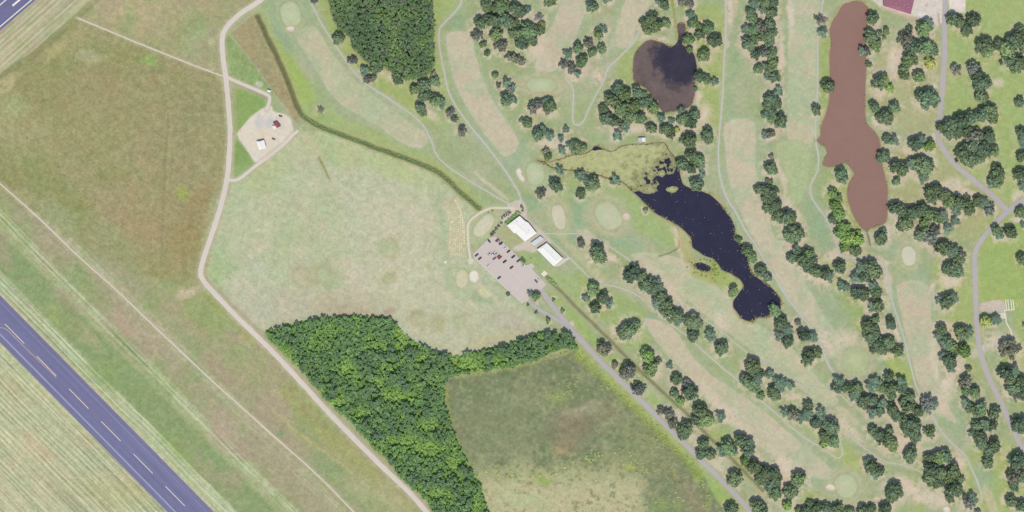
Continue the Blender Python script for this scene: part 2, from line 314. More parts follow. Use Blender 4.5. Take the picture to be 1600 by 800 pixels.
# crowns: map tile origin; x, y, radius in quarter units; look d dark, g green, G grey, b bright, y yellow, k bare
TREES = {
(400, 0): '515,245,42,d 605,380,34,G 675,450,34,d 750,425,44,d 700,500,38,G 735,490,25,G 885,500,42,d 1110,460,20,G 1030,685,44,d 1215,705,36,G 1240,745,30,G 365,5,25,G 405,690,28,k 1050,540,50,d 1120,510,38,g 1060,600,50,d 1130,635,45,g 990,560,38,g 1160,655,32,d 1440,40,50,d 1530,40,66,g 1400,150,50,d 1480,130,56,d 1560,130,56,d 1380,225,40,G 1420,280,26,g 1445,335,24,g 1530,290,45,G 1590,360,35,G 1500,220,46,g 1495,470,24,g 1515,535,22,G 1565,520,32,d 1590,560,35,G 1565,625,46,d 1290,797,24,G',
(800, 0): '20,60,50,d 60,80,40,d 100,65,25,d 10,150,40,d 30,210,56,d 100,200,62,g 60,270,56,d 120,250,46,d 190,155,26,y 175,190,38,d 170,110,30,k 240,8,46,d 498,45,41,d 590,-5,36,d 30,375,36,G 62,390,28,G 0,560,30,d 10,630,26,d 540,212,40,g 575,190,28,d 475,270,38,G 410,300,36,g 350,345,32,d 560,310,36,g 500,330,36,g 435,385,44,g 320,405,36,G 370,430,38,G 410,465,26,d 130,675,44,G 165,655,38,G 235,670,48,d 212,635,28,d 95,772,40,g 62,755,20,d 185,797,20,G 950,30,38,d 918,18,25,d 870,120,46,d 828,145,38,d 960,150,36,g 905,160,42,g 845,197,28,g 890,190,24,g 1060,15,35,G 1110,25,38,G 1115,100,30,d 1130,145,42,g 1168,165,25,g 1100,250,42,g 1170,220,38,d 1225,180,42,g 1268,258,54,d 1198,350,48,g 1110,310,25,g 1170,480,40,d 1215,500,40,g 1265,515,30,d 1145,555,14,d 660,560,48,d 620,630,52,d 700,590,54,g 780,580,46,d 820,600,30,g 570,690,40,d 590,740,48,d 680,680,56,g 760,670,56,g 830,640,48,d 880,680,44,g 740,730,56,d 800,740,44,g 640,760,44,d 690,790,38,G 930,745,32,d 995,760,24,d 1070,745,46,g 1115,765,48,d 1140,720,40,d 1060,702,28,d 870,797,30,g 1505,30,32,d 1490,80,38,d 1500,120,42,g 1580,20,38,d 1570,70,30,d 1460,190,34,d 1505,190,46,g 1560,170,46,G 1480,280,56,d 1530,240,52,d 1590,230,46,d 1525,340,46,d 1570,330,38,G 1540,435,35,g 1590,420,30,d 1592,480,24,d 1595,660,38,d 1580,720,30,d 1592,620,24,d',
(1200, 0): '30,20,40,d 20,80,44,d 10,150,40,d 20,210,44,d 10,260,40,d 20,340,48,d 30,400,44,g 10,430,40,d 35,485,44,d 65,575,32,d 15,620,44,d 50,645,44,d 20,700,44,d 75,760,50,d 30,745,38,g 330,130,42,k 300,115,18,d 340,210,36,d 370,545,50,d 298,690,38,d 650,120,46,d 737,197,28,g 640,240,58,d 670,285,46,g 585,322,30,d 612,322,32,G 696,210,20,d 725,237,20,g 628,405,27,g 970,185,58,g 1000,150,36,d 885,175,22,g 860,250,64,G 900,300,54,d 985,300,60,g 1030,320,42,d 880,380,60,g 850,440,46,g 845,470,42,d 940,485,48,g 1012,397,42,y 690,515,56,d 722,500,42,g 757,552,32,b 995,618,68,d 955,600,46,d 1035,635,42,d 662,672,40,d 785,675,42,g 735,738,56,d 700,738,42,d 1150,120,48,d 1190,140,48,d 1240,180,48,d 1280,130,50,d 1300,130,38,d 1230,200,34,g 1345,295,66,d 1370,320,52,g 1440,280,42,d 1520,270,56,d 1490,320,60,g 1560,230,52,d 1592,290,46,d 1500,380,54,d 1560,400,56,d 1540,430,38,g 1570,190,38,d 1172,437,44,G 1275,430,56,G 1300,470,42,d 1330,520,60,d 1330,605,50,d 1365,520,38,d 1570,640,40,d 1380,700,60,d 1330,720,52,d 1260,740,52,d 1200,760,56,d 1130,790,56,d 1080,797,38,d 1402,740,42,g',
(400, 200): '1287,25,34,G',
(800, 200): '165,40,44,d 190,20,34,d 232,50,36,d 335,15,25,d 305,70,24,d 310,140,28,d 400,125,46,d 440,120,34,g 370,110,30,d 210,147,28,G 225,180,28,g 300,270,30,d 270,360,54,d 182,410,38,G 430,295,34,d 503,350,52,d 470,330,30,d 640,332,34,d 662,340,20,g 430,415,38,d 660,55,34,d 710,-3,34,d 870,3,38,d 960,12,44,d 987,32,38,d 1030,14,24,y 1108,80,56,d 1066,72,28,g 1220,50,54,d 1120,170,46,d 1160,200,44,g 1060,230,48,d 1120,250,44,d 1180,240,30,d 1185,300,26,d 1150,355,48,d 835,518,20,g 430,720,32,G 532,775,58,d 1415,695,25,g 1470,770,44,g 1585,50,30,d 1600,250,40,d 1545,385,42,d 1580,390,42,d 1590,440,46,d 1592,500,38,d 1595,330,20,G',
(1200, 200): '10,40,34,G 20,180,20,G 20,255,46,d 15,335,20,g 25,400,46,d 15,450,38,d 50,480,40,d 25,510,42,d 60,550,46,d 110,560,50,d 140,570,42,g 160,660,62,d 130,680,46,d 182,650,46,d 175,755,30,d 240,790,48,g 182,790,42,d 455,300,54,d 400,410,42,g 440,440,30,b 420,490,46,g 440,540,54,g 410,572,38,d 470,620,46,g 450,655,46,b 500,690,54,g 550,700,46,g 480,740,46,g 540,760,52,d 560,662,30,g 700,692,48,d 720,662,28,d 740,70,38,d 785,82,36,d 715,180,44,d 740,190,28,g 920,105,52,d 950,82,38,d 1005,112,42,b 790,240,46,d 840,260,50,d 890,230,38,d 962,240,70,d 1000,230,42,d 965,315,34,d 800,335,30,g 1120,20,60,d 1180,30,46,d 1010,400,46,d 1050,382,42,d 1020,440,46,d 1230,30,46,d 1290,60,70,G 1370,60,56,d 1340,130,64,d 1210,160,60,d 1250,200,60,d 1320,180,54,g 1400,150,50,d 1280,110,54,d 1430,290,58,d 1420,340,50,d 1400,350,38,d 1580,30,42,d 1590,90,38,d 1580,180,44,d 1560,290,42,d 1590,300,46,d 1590,370,38,d 1100,430,46,d 1130,460,54,g 1180,470,54,d 1240,470,50,d 1250,510,46,d 1310,460,42,d 1350,470,34,d 1385,510,46,G 1170,520,38,d 790,500,50,d 830,520,42,d 900,530,54,d 960,510,46,d 1000,540,46,g 980,590,46,g 1060,560,46,g 1090,550,38,d 860,590,54,d 830,620,34,g 1165,585,30,d 960,660,54,d 1000,680,64,G 1120,630,36,d 1040,640,42,G 1090,750,54,d 1150,770,46,d 1200,790,38,G 1420,640,42,d 1440,672,34,d 1510,650,48,d 1575,530,40,g 1590,605,20,d',
(400, 400): '1578,238,14,d',
(800, 400): '150,252,34,g 120,240,24,d 540,5,54,d 750,115,60,d 810,130,42,d 840,180,54,d 880,200,54,d 912,190,38,d 930,260,46,d 900,300,38,d 960,320,56,d 1000,370,56,d 1040,360,42,d 1030,390,38,d 1130,412,62,d 1130,495,45,d 1243,500,38,d 1305,575,54,d 505,205,50,g 458,265,26,d 570,260,42,d 600,300,34,d 518,325,40,d 725,465,72,d 690,480,46,d 765,440,46,d 566,580,48,G 600,575,34,G 845,625,54,b 865,705,60,g 915,655,25,G 642,682,28,G 720,725,58,G 775,797,24,G 988,688,25,d 1025,770,42,g 1095,802,38,G 1380,220,40,g 1505,690,62,d 1530,740,42,d 1460,780,46,d 1530,782,38,d 1592,740,20,d 1500,15,38,g 1550,90,44,d 1592,140,34,d 225,402,22,g 258,275,14,g 315,342,17,g 152,352,12,g 98,305,10,g',
(1200, 400): '150,10,42,d 212,22,56,g 270,20,42,d 250,70,46,d 300,100,46,d 350,110,46,d 380,130,34,d 445,70,48,d 10,130,20,d 630,70,56,d 660,100,56,d 600,130,46,d 540,140,38,d 580,72,38,d 455,190,34,d 480,202,28,d 550,230,50,d 590,240,46,d 660,190,34,d 672,232,42,g 680,310,52,d 650,320,38,d 670,395,30,g 765,425,46,d 620,440,50,d 660,470,46,d 640,510,56,d 680,560,60,d 750,540,50,d 810,595,48,g 710,580,46,d 1160,90,70,d 1120,80,42,d 1190,20,48,d 1115,285,58,d 1080,275,34,d 1142,272,38,d 1080,460,42,d 1062,500,34,d 1110,540,56,d 1200,480,54,d 1240,490,38,d 1220,590,50,b 1130,650,60,d 1090,630,34,d 1140,705,30,d 1250,705,25,g 1150,570,38,g 80,420,52,d 120,470,38,d 60,500,34,d 120,530,50,d 220,495,46,d 270,510,34,d 185,415,24,G 255,622,52,d 300,605,42,g 240,650,42,d 40,340,46,g 10,740,30,d 60,790,38,d 440,790,38,d 545,797,24,d 660,785,38,d 750,755,42,d 830,785,38,d 1230,785,50,G 1355,410,42,y 1415,405,34,d 1505,578,74,G 1480,730,54,d 1535,720,38,d 1570,785,46,d 1510,772,42,d 1590,25,44,d 1598,430,16,d',
(800, 600): '790,35,48,G 925,165,30,G 985,190,38,G 1000,240,42,G 960,170,30,G 1085,275,56,d 1070,310,46,d 1015,60,34,g 1110,50,62,d 1050,110,34,b 1180,170,54,d 1150,225,42,d 1210,225,54,g 1302,210,36,d 1195,375,46,d 1180,430,42,d 1230,440,42,d 1350,400,62,g 1310,420,38,d 1430,350,50,d 1475,410,52,d 1490,380,38,d 1455,480,38,b 1510,520,52,d 1388,592,57,d 1580,550,50,d 1560,590,52,d 1595,640,30,d 1365,785,48,d 1530,765,52,d 1550,792,50,d 1500,12,54,g 1550,75,30,g',
(1200, 600): '30,40,42,d 40,70,42,d 80,10,38,d 140,10,30,d 150,190,52,G 110,180,34,d 250,130,42,d 210,210,34,d 242,200,38,d 300,240,46,d 330,190,38,d 390,262,64,d 350,322,42,d 412,360,42,g 350,372,32,b 30,560,50,d 50,600,46,d 188,590,54,g 140,670,54,d 40,680,46,g 120,760,38,b 20,640,38,d 190,785,30,g 230,792,42,d 300,772,46,d 260,747,28,g 360,772,42,d 430,782,46,d 510,797,38,g 590,792,42,d 640,780,38,g 732,780,48,d 640,510,52,d 690,545,42,d 620,495,34,d 665,560,34,d 885,445,55,d 785,675,66,d 772,712,38,g 430,20,42,d 480,20,42,g 550,30,46,d 530,80,38,d 590,110,46,d 640,20,38,d 650,100,42,d 710,120,34,d 700,20,38,g 760,30,50,d 830,20,46,d 770,75,34,g 880,80,46,d 850,110,42,d 640,180,38,d 690,170,42,d 770,160,50,d 800,200,42,d 870,140,54,d 990,130,62,G 930,170,42,d 1030,130,38,d 850,230,46,g 890,270,68,d 920,320,54,d 870,280,46,d 1012,302,42,g 985,300,24,d 650,290,42,d 690,320,46,d 720,350,46,d 757,290,30,g 770,380,52,g 740,330,42,d 1010,460,42,d 1060,460,50,g 1110,450,46,d 1020,530,54,d 1010,590,50,d 1060,610,50,d 1070,560,54,d 1150,545,52,d 1200,590,34,g 1130,590,42,g 1160,660,60,d 1130,710,42,d 1250,735,50,G 1272,720,38,d 1230,120,34,d 1260,150,42,d 1320,170,46,g 1330,140,38,d 1410,180,50,d 1300,260,42,d 1350,250,42,d 1395,260,42,d 1320,330,50,d 1280,310,30,d 1330,372,46,d 1410,380,46,d 1380,412,46,d 1370,490,42,d 1530,25,56,d 1590,50,54,d 1545,72,38,k 1560,260,56,d 1600,250,54,d 1550,480,64,d 1600,490,46,d 1530,582,58,G 1530,640,42,d 1590,580,46,d 1515,735,46,d 1580,760,46,d 1230,40,38,g 1290,50,42,g 1310,797,24,G',
}
tree_list = []
for (ox, oy), txt in TREES.items():
    for t in txt.split():
        a, b, c, k = t.split(',')
        tx, ty = ox + float(a) / 4, oy + float(b) / 4
        if 1295 < tx < 1343 and 296 < ty < 402 and k == 'g': k = 'b'      # the bright thicket beside the brown pond
        tree_list.append((tx, ty, float(c) / 4, k))
# ------------------------------------------------------------------ the ground
STEP = 1.6
gx = np.arange(-44, 1644 + 0.1, STEP); gy = np.arange(-44, 844 + 0.1, STEP)
NX, NY = len(gx), len(gy)
GX, GY = np.meshgrid(gx, gy)
WPX = (vnoise(GX, GY, 14, 5, 2) - 0.5) ; WPY = (vnoise(GX, GY, 14, 6, 2) - 0.5)

def window(b, pad):
    x0, y0, x1, y1 = b
    i0 = int(np.clip((x0 - pad - gx[0]) / STEP, 0, NX - 1)); i1 = int(np.clip((x1 + pad - gx[0]) / STEP + 2, 1, NX))
    j0 = int(np.clip((y0 - pad - gy[0]) / STEP, 0, NY - 1)); j1 = int(np.clip((y1 + pad - gy[0]) / STEP + 2, 1, NY))
    return (slice(j0, j1), slice(i0, i1))

def seg_dist(X, Y, P, closed):
    d = np.full(X.shape, 1e9); n = len(P)
    for i in range(n if closed else n - 1):
        a = P[i]; b = P[(i + 1) % n]; ex, ey = b[0] - a[0], b[1] - a[1]
        L = ex * ex + ey * ey + 1e-9
        t = np.clip(((X - a[0]) * ex + (Y - a[1]) * ey) / L, 0, 1)
        d = np.minimum(d, (X - a[0] - t * ex) ** 2 + (Y - a[1] - t * ey) ** 2)
    return np.sqrt(d)

def inside(X, Y, P):
    r = np.zeros(X.shape, bool); n = len(P)
    for i in range(n):
        x0, y0 = P[i]; x1, y1 = P[(i + 1) % n]
        if y0 == y1: continue
        c = (y0 > Y) != (y1 > Y)
        r ^= c & (X < (x1 - x0) * (Y - y0) / (y1 - y0) + x0)
    return r

def bbox(P): P = np.array(P); return P[:, 0].min(), P[:, 1].min(), P[:, 0].max(), P[:, 1].max()

def poly_sd(P, pad, warp=0.0, smooth=True):
    """window and signed distance (positive inside)"""
    Q = curve_pts(P, True, 4) if smooth else np.array(P, float)
    w = window(bbox(Q), pad)
    X = GX[w] + WPX[w] * warp * 2; Y = GY[w] + WPY[w] * warp * 2
    d = seg_dist(X, Y, Q, True)
    return w, np.where(inside(X, Y, Q), d, -d)

def line_d(P, pad, warp=0.0, smooth=True):
    Q = curve_pts(P, False, 3) if smooth else np.array(P, float)
    w = window(bbox(Q), pad)
    return w, seg_dist(GX[w] + WPX[w] * warp * 2, GY[w] + WPY[w] * warp * 2, Q, False)

col = np.zeros((NY, NX, 3)); mott = np.full((NY, NX), 0.55)
st1 = np.zeros((NY, NX)); st2 = np.zeros((NY, NX)); gz = np.zeros((NY, NX)); reg = np.zeros((NY, NX), np.int32)
regions = ['ground']

def blend(w, a, c):
    col[w] = col[w] * (1 - a[..., None]) + np.array(c, float) * a[..., None]

def pp(P, c, f=6, warp=3, a=1.0, smooth=True, **attr):
    w, sd = poly_sd(P, f * 2 + warp * 2, warp, smooth)
    m = sstep(-f, f, sd) * a
    blend(w, m, c)
    for k, v in attr.items():
        arr = globals()[k]; arr[w] = arr[w] * (1 - m) + v * m
    return w, sd

def pe(x, y, rx, ry, rot, c, f=0.5, a=1.0, warp=4):
    """soft ellipse"""
    r = max(rx, ry) * (1 + f)
    w = window((x - r, y - r, x + r, y + r), 4)
    X = GX[w] + WPX[w] * warp * 2 - x; Y = GY[w] + WPY[w] * warp * 2 - y
    t = math.radians(rot); u = X * math.cos(t) + Y * math.sin(t); v = -X * math.sin(t) + Y * math.cos(t)
    m = (1 - sstep(1 - f, 1 + f, np.sqrt((u / rx) ** 2 + (v / ry) ** 2))) * a
    blend(w, m, c); return w, m

def pl(P, c, wd, f=1.5, a=1.0, warp=0.6):
    w, d = line_d(P, wd + f * 2 + 2, warp)
    m = (1 - sstep(wd / 2 - f, wd / 2 + f, d)) * a
    blend(w, m, c); return w, d, m

def new_region(name, w, mask):
    regions.append(name); r = reg[w]; r[mask] = len(regions) - 1; reg[w] = r

N1 = vnoise(GX, GY, 90, 1, 4); N2 = vnoise(GX, GY, 34, 2, 4); N3 = vnoise(GX, GY, 12, 3, 3); N4 = vnoise(GX, GY, 5, 4, 2); N5 = vnoise(GX, GY, 2.6, 7, 1)
ALLW = (slice(0, NY), slice(0, NX))
# golf rough
col[:] = (170, 180, 138)
blend(ALLW, sstep(0.45, 0.7, N1) * 0.6, (162, 180, 124))
blend(ALLW, sstep(0.52, 0.75, N2) * 0.7, (184, 183, 152))
blend(ALLW, sstep(0.5, 0.8, 1 - N2) * 0.4, (152, 170, 114))
blend(ALLW, sstep(0.6, 0.85, N3) * 0.5, (152, 174, 136))

# --- the airfield side
AF = [(-80, -80), (430, -80), (411, -5), (400, 5), (356, 40), (347, 58), (352, 118), (359, 200), (355, 277), (331, 366), (313, 424), (345, 469), (472, 599), (666, 799), (720, 860), (-80, 860)]
pp(AF, (160, 158, 116), 2, 0, smooth=False, mott=0.9)
w, sdm = pp(MEADOW, (157, 153, 112), 9, 5, mott=1.1)
new_region('meadow', w, sdm > 0)
mm = np.zeros((NY, NX)); mm[w] = sstep(-4, 10, sdm)
blend(ALLW, mm * sstep(0.5, 0.75, N2) * 0.4, (162, 148, 114))
blend(ALLW, mm * sstep(0.5, 0.72, 1 - N1) * 0.6, (144, 147, 96))
blend(ALLW, mm * sstep(0.6, 0.8, N3) * 0.4, (172, 164, 126))
blend(ALLW, mm * sstep(0.62, 0.85, 1 - N3) * 0.45, (130, 130, 84))
for e in [(110, 100, 60, 24, -15, (146, 150, 100), .6, .7), (60, 150, 60, 40, 0, (150, 146, 100), .6, .5), (235, 92, 14, 7, 20, (150, 172, 105), .6, .8), (20, 165, 22, 16, 0, (160, 172, 120), .6, .7),
          (283, 303, 10, 9, 0, (152, 166, 88), .7, .7), (180, 150, 80, 40, 30, (158, 150, 110), .6, .7), (270, 400, 60, 45, 0, (156, 150, 106), .7, .5), (310, 330, 22, 40, 20, (156, 140, 100), .6, .6),
          (60, 250, 40, 26, 40, (142, 150, 100), .6, .6), (100, 310, 60, 22, 40, (140, 148, 96), .6, .6), (215, 340, 60, 30, 30, (164, 148, 112), .6, .6), (40, 215, 60, 30, 0, (162, 158, 116), .6, .6), (140, 88, 22, 8, 5, (180, 174, 138), .6, .6)]:
    pe(*e[:6], f=e[6], a=min(1, e[7] * 1.2), warp=6)
for e in [(295, 375, 34, 26, 20, (156, 142, 98), .7, .7), (235, 300, 30, 40, 30, (157, 149, 106), .7, .5), (120, 230, 40, 60, 35, (159, 152, 110), .7, .5), (180, 210, 30, 60, 40, (150, 150, 104), .7, .5), (30, 190, 40, 30, 0, (166, 162, 118), .7, .5), (120, 60, 30, 16, -20, (164, 160, 116), .7, .5), (300, 170, 40, 60, 0, (150, 147, 106), .7, .5), (170, 380, 40, 20, 40, (150, 156, 112), .7, .6), (90, 340, 40, 18, 42, (158, 164, 124), .7, .7)]:
    pe(*e[:6], f=e[6], a=e[7], warp=9)
pl([(263, 180), (258, 255), (255, 330), (252, 410)], (136, 128, 90), 3.2, 2.2, .45)
pl([(268, 195), (264, 250), (261, 300)], (170, 162, 124), 3, 2, .45)
# dry grass above the field path
pp([(128, 25), (165, -40), (400, -40), (375, 22), (350, 45), (347, 116), (250, 78)], (160, 160, 116), 4, 2)
pe(205, 14, 62, 26, 10, (186, 170, 134), .6, .8, 8); pe(225, 45, 40, 14, 20, (178, 164, 128), .6, .6, 6); pe(290, 10, 40, 20, 0, (172, 164, 124), .6, .6, 6); pe(315, 70, 34, 30, 0, (156, 170, 122), .6, .7, 6)
pe(330, 66, 5, 7, 0, (190, 190, 150), .6, .8, 2); pe(332, 106, 6, 6, 0, (192, 188, 150), .6, .7, 2)
# verge of the upper-left runway
d2 = (45.0, -40.0); L2 = math.hypot(*d2); d2 = (d2[0] / L2, d2[1] / L2)
w, s_ = pp([(-60, 95), (0, 42), (52, -4), (100, -46), (190, -46), (148, 2), (104, 42), (60, 77), (0, 117), (-60, 160)], (180, 174, 142), 3, 2, st2=1.0, mott=0.5, smooth=False)
new_region('runway_verge', w, s_ > 0)
pl([(-50, 162), (0, 121), (60, 80), (106, 40), (150, -2), (190, -46)], (140, 140, 96), 11, 2.5, .9)
pe(12, 132, 22, 9, -40, (186, 178, 134), .6, .7); pe(85, 80, 20, 8, -40, (176, 170, 118), .6, .6); pe(15, 50, 12, 3, -40, (150, 170, 115), .6, .7)
# bands parallel to the main runway: horizontal offset from its upper edge
u = GX - (GY - 461.5) * 0.9865
band = lambda a, b, f=4: sstep(a - f, a + f, u) * (1 - sstep(b - f, b + f, u))
afm = np.zeros((NY, NX)); w, s_ = poly_sd(AF, 4, 0, False); afm[w] = sstep(-1, 1, s_); afm *= (1 - mm)
uu = u + (N2 - .5) * 22
def bandp(a, b, c, al=1.0, f=4, q=u, strp=0.0):
    m = afm * al * sstep(a - f, a + f, q) * (1 - sstep(b - f, b + f, q)) * (GY > 150)
    blend(ALLW, m, c)
    if strp:
        st1[:] = np.maximum(st1, m * strp)
bandp(-400, -72, (178, 180, 144), 1, 1, strp=1.0)
bandp(0, 6, (188, 184, 150), 1, 1.5)
bandp(6, 38, (176, 184, 146), 1, 3, strp=0.9)
bandp(38, 100, (138, 156, 108), 1, 3, uu * .25 + u * .75)
bandp(98, 114, (166, 176, 130), .8, 6)
bandp(112, 134, (178, 186, 148), .9, 5, strp=1.0)
bandp(134, 205, (162, 159, 126), .9, 8, uu)
bandp(185, 210, (176, 176, 142), .7, 6, strp=0.5)
bandp(210, 240, (156, 160, 122), .8, 6, uu)
bandp(240, 330, (158, 162, 118), .8, 12, uu)
w = ALLW
blend(ALLW, afm * (u > 36) * sstep(.5, .75, N2) * .55, (168, 156, 128))
blend(ALLW, afm * (u > 36) * sstep(.5, .75, 1 - N2) * .5, (140, 158, 104))
blend(ALLW, afm * (u < -72) * sstep(.5, .8, N1) * .6, (190, 180, 146))
blend(ALLW, afm * (u < -72) * sstep(.5, .8, 1 - N1) * .5, (164, 172, 134))
for e in [(60, 705, 34, 12, 45, (194, 178, 144)), (135, 690, 20, 6, 45, (188, 178, 140)), (185, 770, 60, 20, 10, (176, 176, 130)), (30, 610, 40, 20, 45, (180, 178, 140)),
          (125, 515, 40, 12, 45, (176, 168, 130)), (90, 495, 20, 12, 45, (160, 170, 108)), (200, 505, 50, 15, 45, (176, 158, 134)), (240, 520, 60, 14, 45, (172, 164, 134)),
          (340, 580, 34, 13, 42, (170, 152, 128)), (372, 525, 26, 10, 20, (168, 154, 126)), (385, 535, 14, 7, 30, (190, 172, 146)), (420, 640, 40, 20, 42, (168, 154, 130)), (450, 690, 40, 16, 42, (166, 156, 128)),
          (440, 615, 14, 10, 40, (180, 164, 132)), (520, 735, 34, 16, 30, (142, 158, 112)), (360, 690, 30, 16, 30, (172, 162, 136)), (330, 500, 34, 16, 20, (142, 160, 100)), (300, 470, 40, 14, 30, (156, 164, 112)),
          (440, 678, 8, 7, 0, (128, 152, 108)), (610, 780, 40, 20, 40, (172, 170, 124)), (560, 760, 30, 14, 40, (168, 170, 128)), (130, 445, 50, 16, 45, (142, 160, 108)), (110, 500, 30, 14, 45, (134, 154, 104)), (160, 590, 30, 12, 45, (136, 158, 100)), (280, 705, 40, 12, 45, (140, 160, 100)), (200, 545, 40, 8, 45, (140, 150, 108)), (350, 660, 30, 16, 40, (174, 160, 136)), (385, 700, 26, 14, 40, (168, 156, 130))]:
    pe(*e, f=.65, a=.75, warp=7)
pl([(448, 612), (485, 650), (520, 688), (560, 722), (585, 745)], (160, 162, 104), 22, 9, .8, 5)
pl([(452, 605), (480, 640), (505, 668)], (160, 148, 108), 9, 5, .5, 5)
pl([(425, 640), (470, 680), (520, 715), (550, 740)], (182, 176, 118), 5, 3, .6, 3)
pl([(318, 452), (350, 490), (395, 535)], (146, 160, 92), 14, 6, .6, 4)
pe(291, 458, 15, 8, -30, (194, 180, 152), .6, .9, 5); pe(312, 450, 14, 7, -20, (176, 172, 140), .6, .6)
# --- triangle by the gravel yard
pp([(354, 58), (400, 20), (404, 30), (425, 74), (454, 142), (464, 168), (470, 195), (455, 180), (425, 145), (362, 122), (355, 115)], (166, 157, 116), 3, 2, mott=1.0)
pp([(353, 58), (362, 54), (400, 106), (426, 148), (400, 136), (356, 120)], (146, 168, 108), 3, 2)
pl([(357, 52), (400, 104), (428, 148), (446, 170), (468, 200)], (176, 184, 158), 2.2, 1.2, .7)
pl([(395, 21), (360, 52)], (196, 188, 170), 1.5, 1, .7)
pp([(362, 140), (415, 160), (398, 178), (366, 204)], (142, 170, 98), 4, 3); pp([(367, 222), (379, 228), (400, 256), (372, 277), (366, 270)], (136, 164, 94), 3, 1)
pl([(372, 132), (418, 154)], (168, 142, 118), 3, 1.5, .7); pl([(365, 135), (368, 170), (370, 205)], (184, 166, 142), 2.5, 1.5, .7)
# --- the driving range
w, s_ = pp(RANGE, (189, 192, 162), 3, 1.5, smooth=False, mott=0.75)
new_region('driving_range', w, s_ > 0)
rm = np.zeros((NY, NX)); rm[w] = sstep(-2, 3, s_)
blend(ALLW, rm * sstep(.45, .7, N1) * .6, (176, 188, 142))
blend(ALLW, rm * sstep(.5, .72, N2) * .6, (200, 193, 167)); blend(ALLW, rm * sstep(.52, .7, N3 * .6 + N4 * .4) * .4, (200, 190, 164)); blend(ALLW, rm * sstep(.5, .68, 1 - N3 * .5 - N4 * .5) * .35, (172, 186, 146))
blend(ALLW, rm * sstep(.55, .8, 1 - N2) * .45, (170, 184, 138))
for e in [(630, 350, 75, 50, 0, (200, 194, 167), .7), (640, 440, 80, 55, 0, (198, 194, 166), .7), (450, 480, 80, 26, -10, (190, 184, 160), .8), (540, 475, 60, 22, 0, (186, 176, 146), .7), (700, 500, 110, 40, 0, (190, 188, 158), .6),
          (420, 270, 50, 30, -40, (176, 188, 134), .7), (520, 235, 60, 24, 20, (176, 188, 132), .7), (620, 262, 60, 16, 20, (178, 190, 130), .7), (350, 340, 22, 60, 20, (174, 188, 146), .7), (340, 420, 22, 30, 0, (164, 184, 130), .7),
          (400, 350, 60, 40, 0, (184, 190, 150), .6), (480, 360, 40, 50, 0, (182, 186, 146), .5), (505, 430, 26, 20, 0, (178, 178, 136), .5), (470, 430, 20, 16, 0, (188, 174, 146), .5), (605, 388, 18, 13, 0, (176, 186, 140), .7), (520, 440, 22, 12, 0, (170, 182, 138), .6),
          (652, 497, 13, 11, 0, (176, 172, 130), .7), (682, 506, 13, 11, 0, (176, 172, 130), .7), (718, 500, 14, 10, 0, (186, 182, 144), .6), (607, 436, 12, 8, 0, (178, 176, 128), .6), (800, 505, 30, 16, 20, (184, 176, 158), .7), (770, 530, 50, 10, -15, (190, 182, 142), .7), (612, 490, 8, 8, 0, (184, 158, 144), .9), (540, 485, 40, 8, 0, (182, 168, 142), .6), (670, 420, 4, 30, -20, (178, 184, 140), .4)]:
    pe(*e[:6], f=.7, a=e[6], warp=8)
w, d, m = pl([(478, 212), (492, 236), (499, 247), (507, 263), (515, 281)], (196, 186, 156), 9, 5, .6)
pl([(498, 246), (507, 264), (515, 281)], (146, 146, 84), 3.2, 1.2, .9)
pl([(515, 281), (525, 310), (530, 360)], (180, 184, 146), 9, 5, .5, 3)
pl([(560, 400), (600, 450), (612, 490)], (178, 182, 140), 3, 2, .4, 3); pl([(655, 525), (665, 505), (675, 490)], (172, 170, 136), 2, 1.5, .5)
for (cx, cy, r) in [(652, 497, 11), (682, 506, 11), (718, 503, 10), (606, 388, 15), (607, 436, 8), (470, 432, 14), (506, 428, 14)]:
    w = window((cx - r * 2, cy - r * 2, cx + r * 2, cy + r * 2), 2)
    e = np.hypot(GX[w] + WPX[w] * 8 - cx, GY[w] + WPY[w] * 8 - cy) / r
    blend(w, np.exp(-((e - .9) / .28) ** 2) * sstep(.35, .65, N5[w] * .6 + N4[w] * .4) * .75, (168, 166, 126)); blend(w, (1 - sstep(.2, .8, e)) * .35, (178, 188, 148)); gz[w] += .6 * (1 - sstep(.3, 1.3, e))
# green apron around the tee line and practice green
pl([(690, 300), (684, 320), (694, 360), (696, 400), (700, 420), (704, 445), (725, 458), (750, 470)], (170, 184, 146), 11, 5, .8, 2)
pe(723, 438, 22, 28, 0, (174, 186, 148), .35, .85, 2); pe(752, 465, 20, 6, 25, (160, 178, 138), .6, .8, 2); pp([(738, 412), (770, 436), (800, 462), (812, 474), (790, 470), (760, 450), (745, 430)], (170, 184, 146), 5, 2, .7)
w, s_ = pp(TEE, (190, 185, 150), 1.5, 0.4, mott=0.6)
new_region('practice_tee', w, s_ > 0)
tcol = np.sin(GX[w] * 2.05 + GY[w] * 0.1) ; sp = _hash(np.floor(GX[w] / 1.6), np.floor(GY[w] / 1.6), 9)
blend(w, ((s_ > 1.5) & (sp > .3) & (tcol > -.1)) * sstep(318, 336, GY[w]) * .8, (226, 217, 182))
blend(w, ((s_ > 1) & (sp < .12)) * .25, (168, 162, 120))
pe(757, 456, 9, 10, -40, (200, 194, 158), .25, .9, 1); pl([(754, 449), (765, 461)], (232, 220, 170), 1.6, .8, .8); pl([(750, 452), (760, 464)], (224, 212, 160), 1.4, .8, .7)
pe(696, 410, 1.6, 1.6, 0, (240, 238, 228), .4, 1, 0)
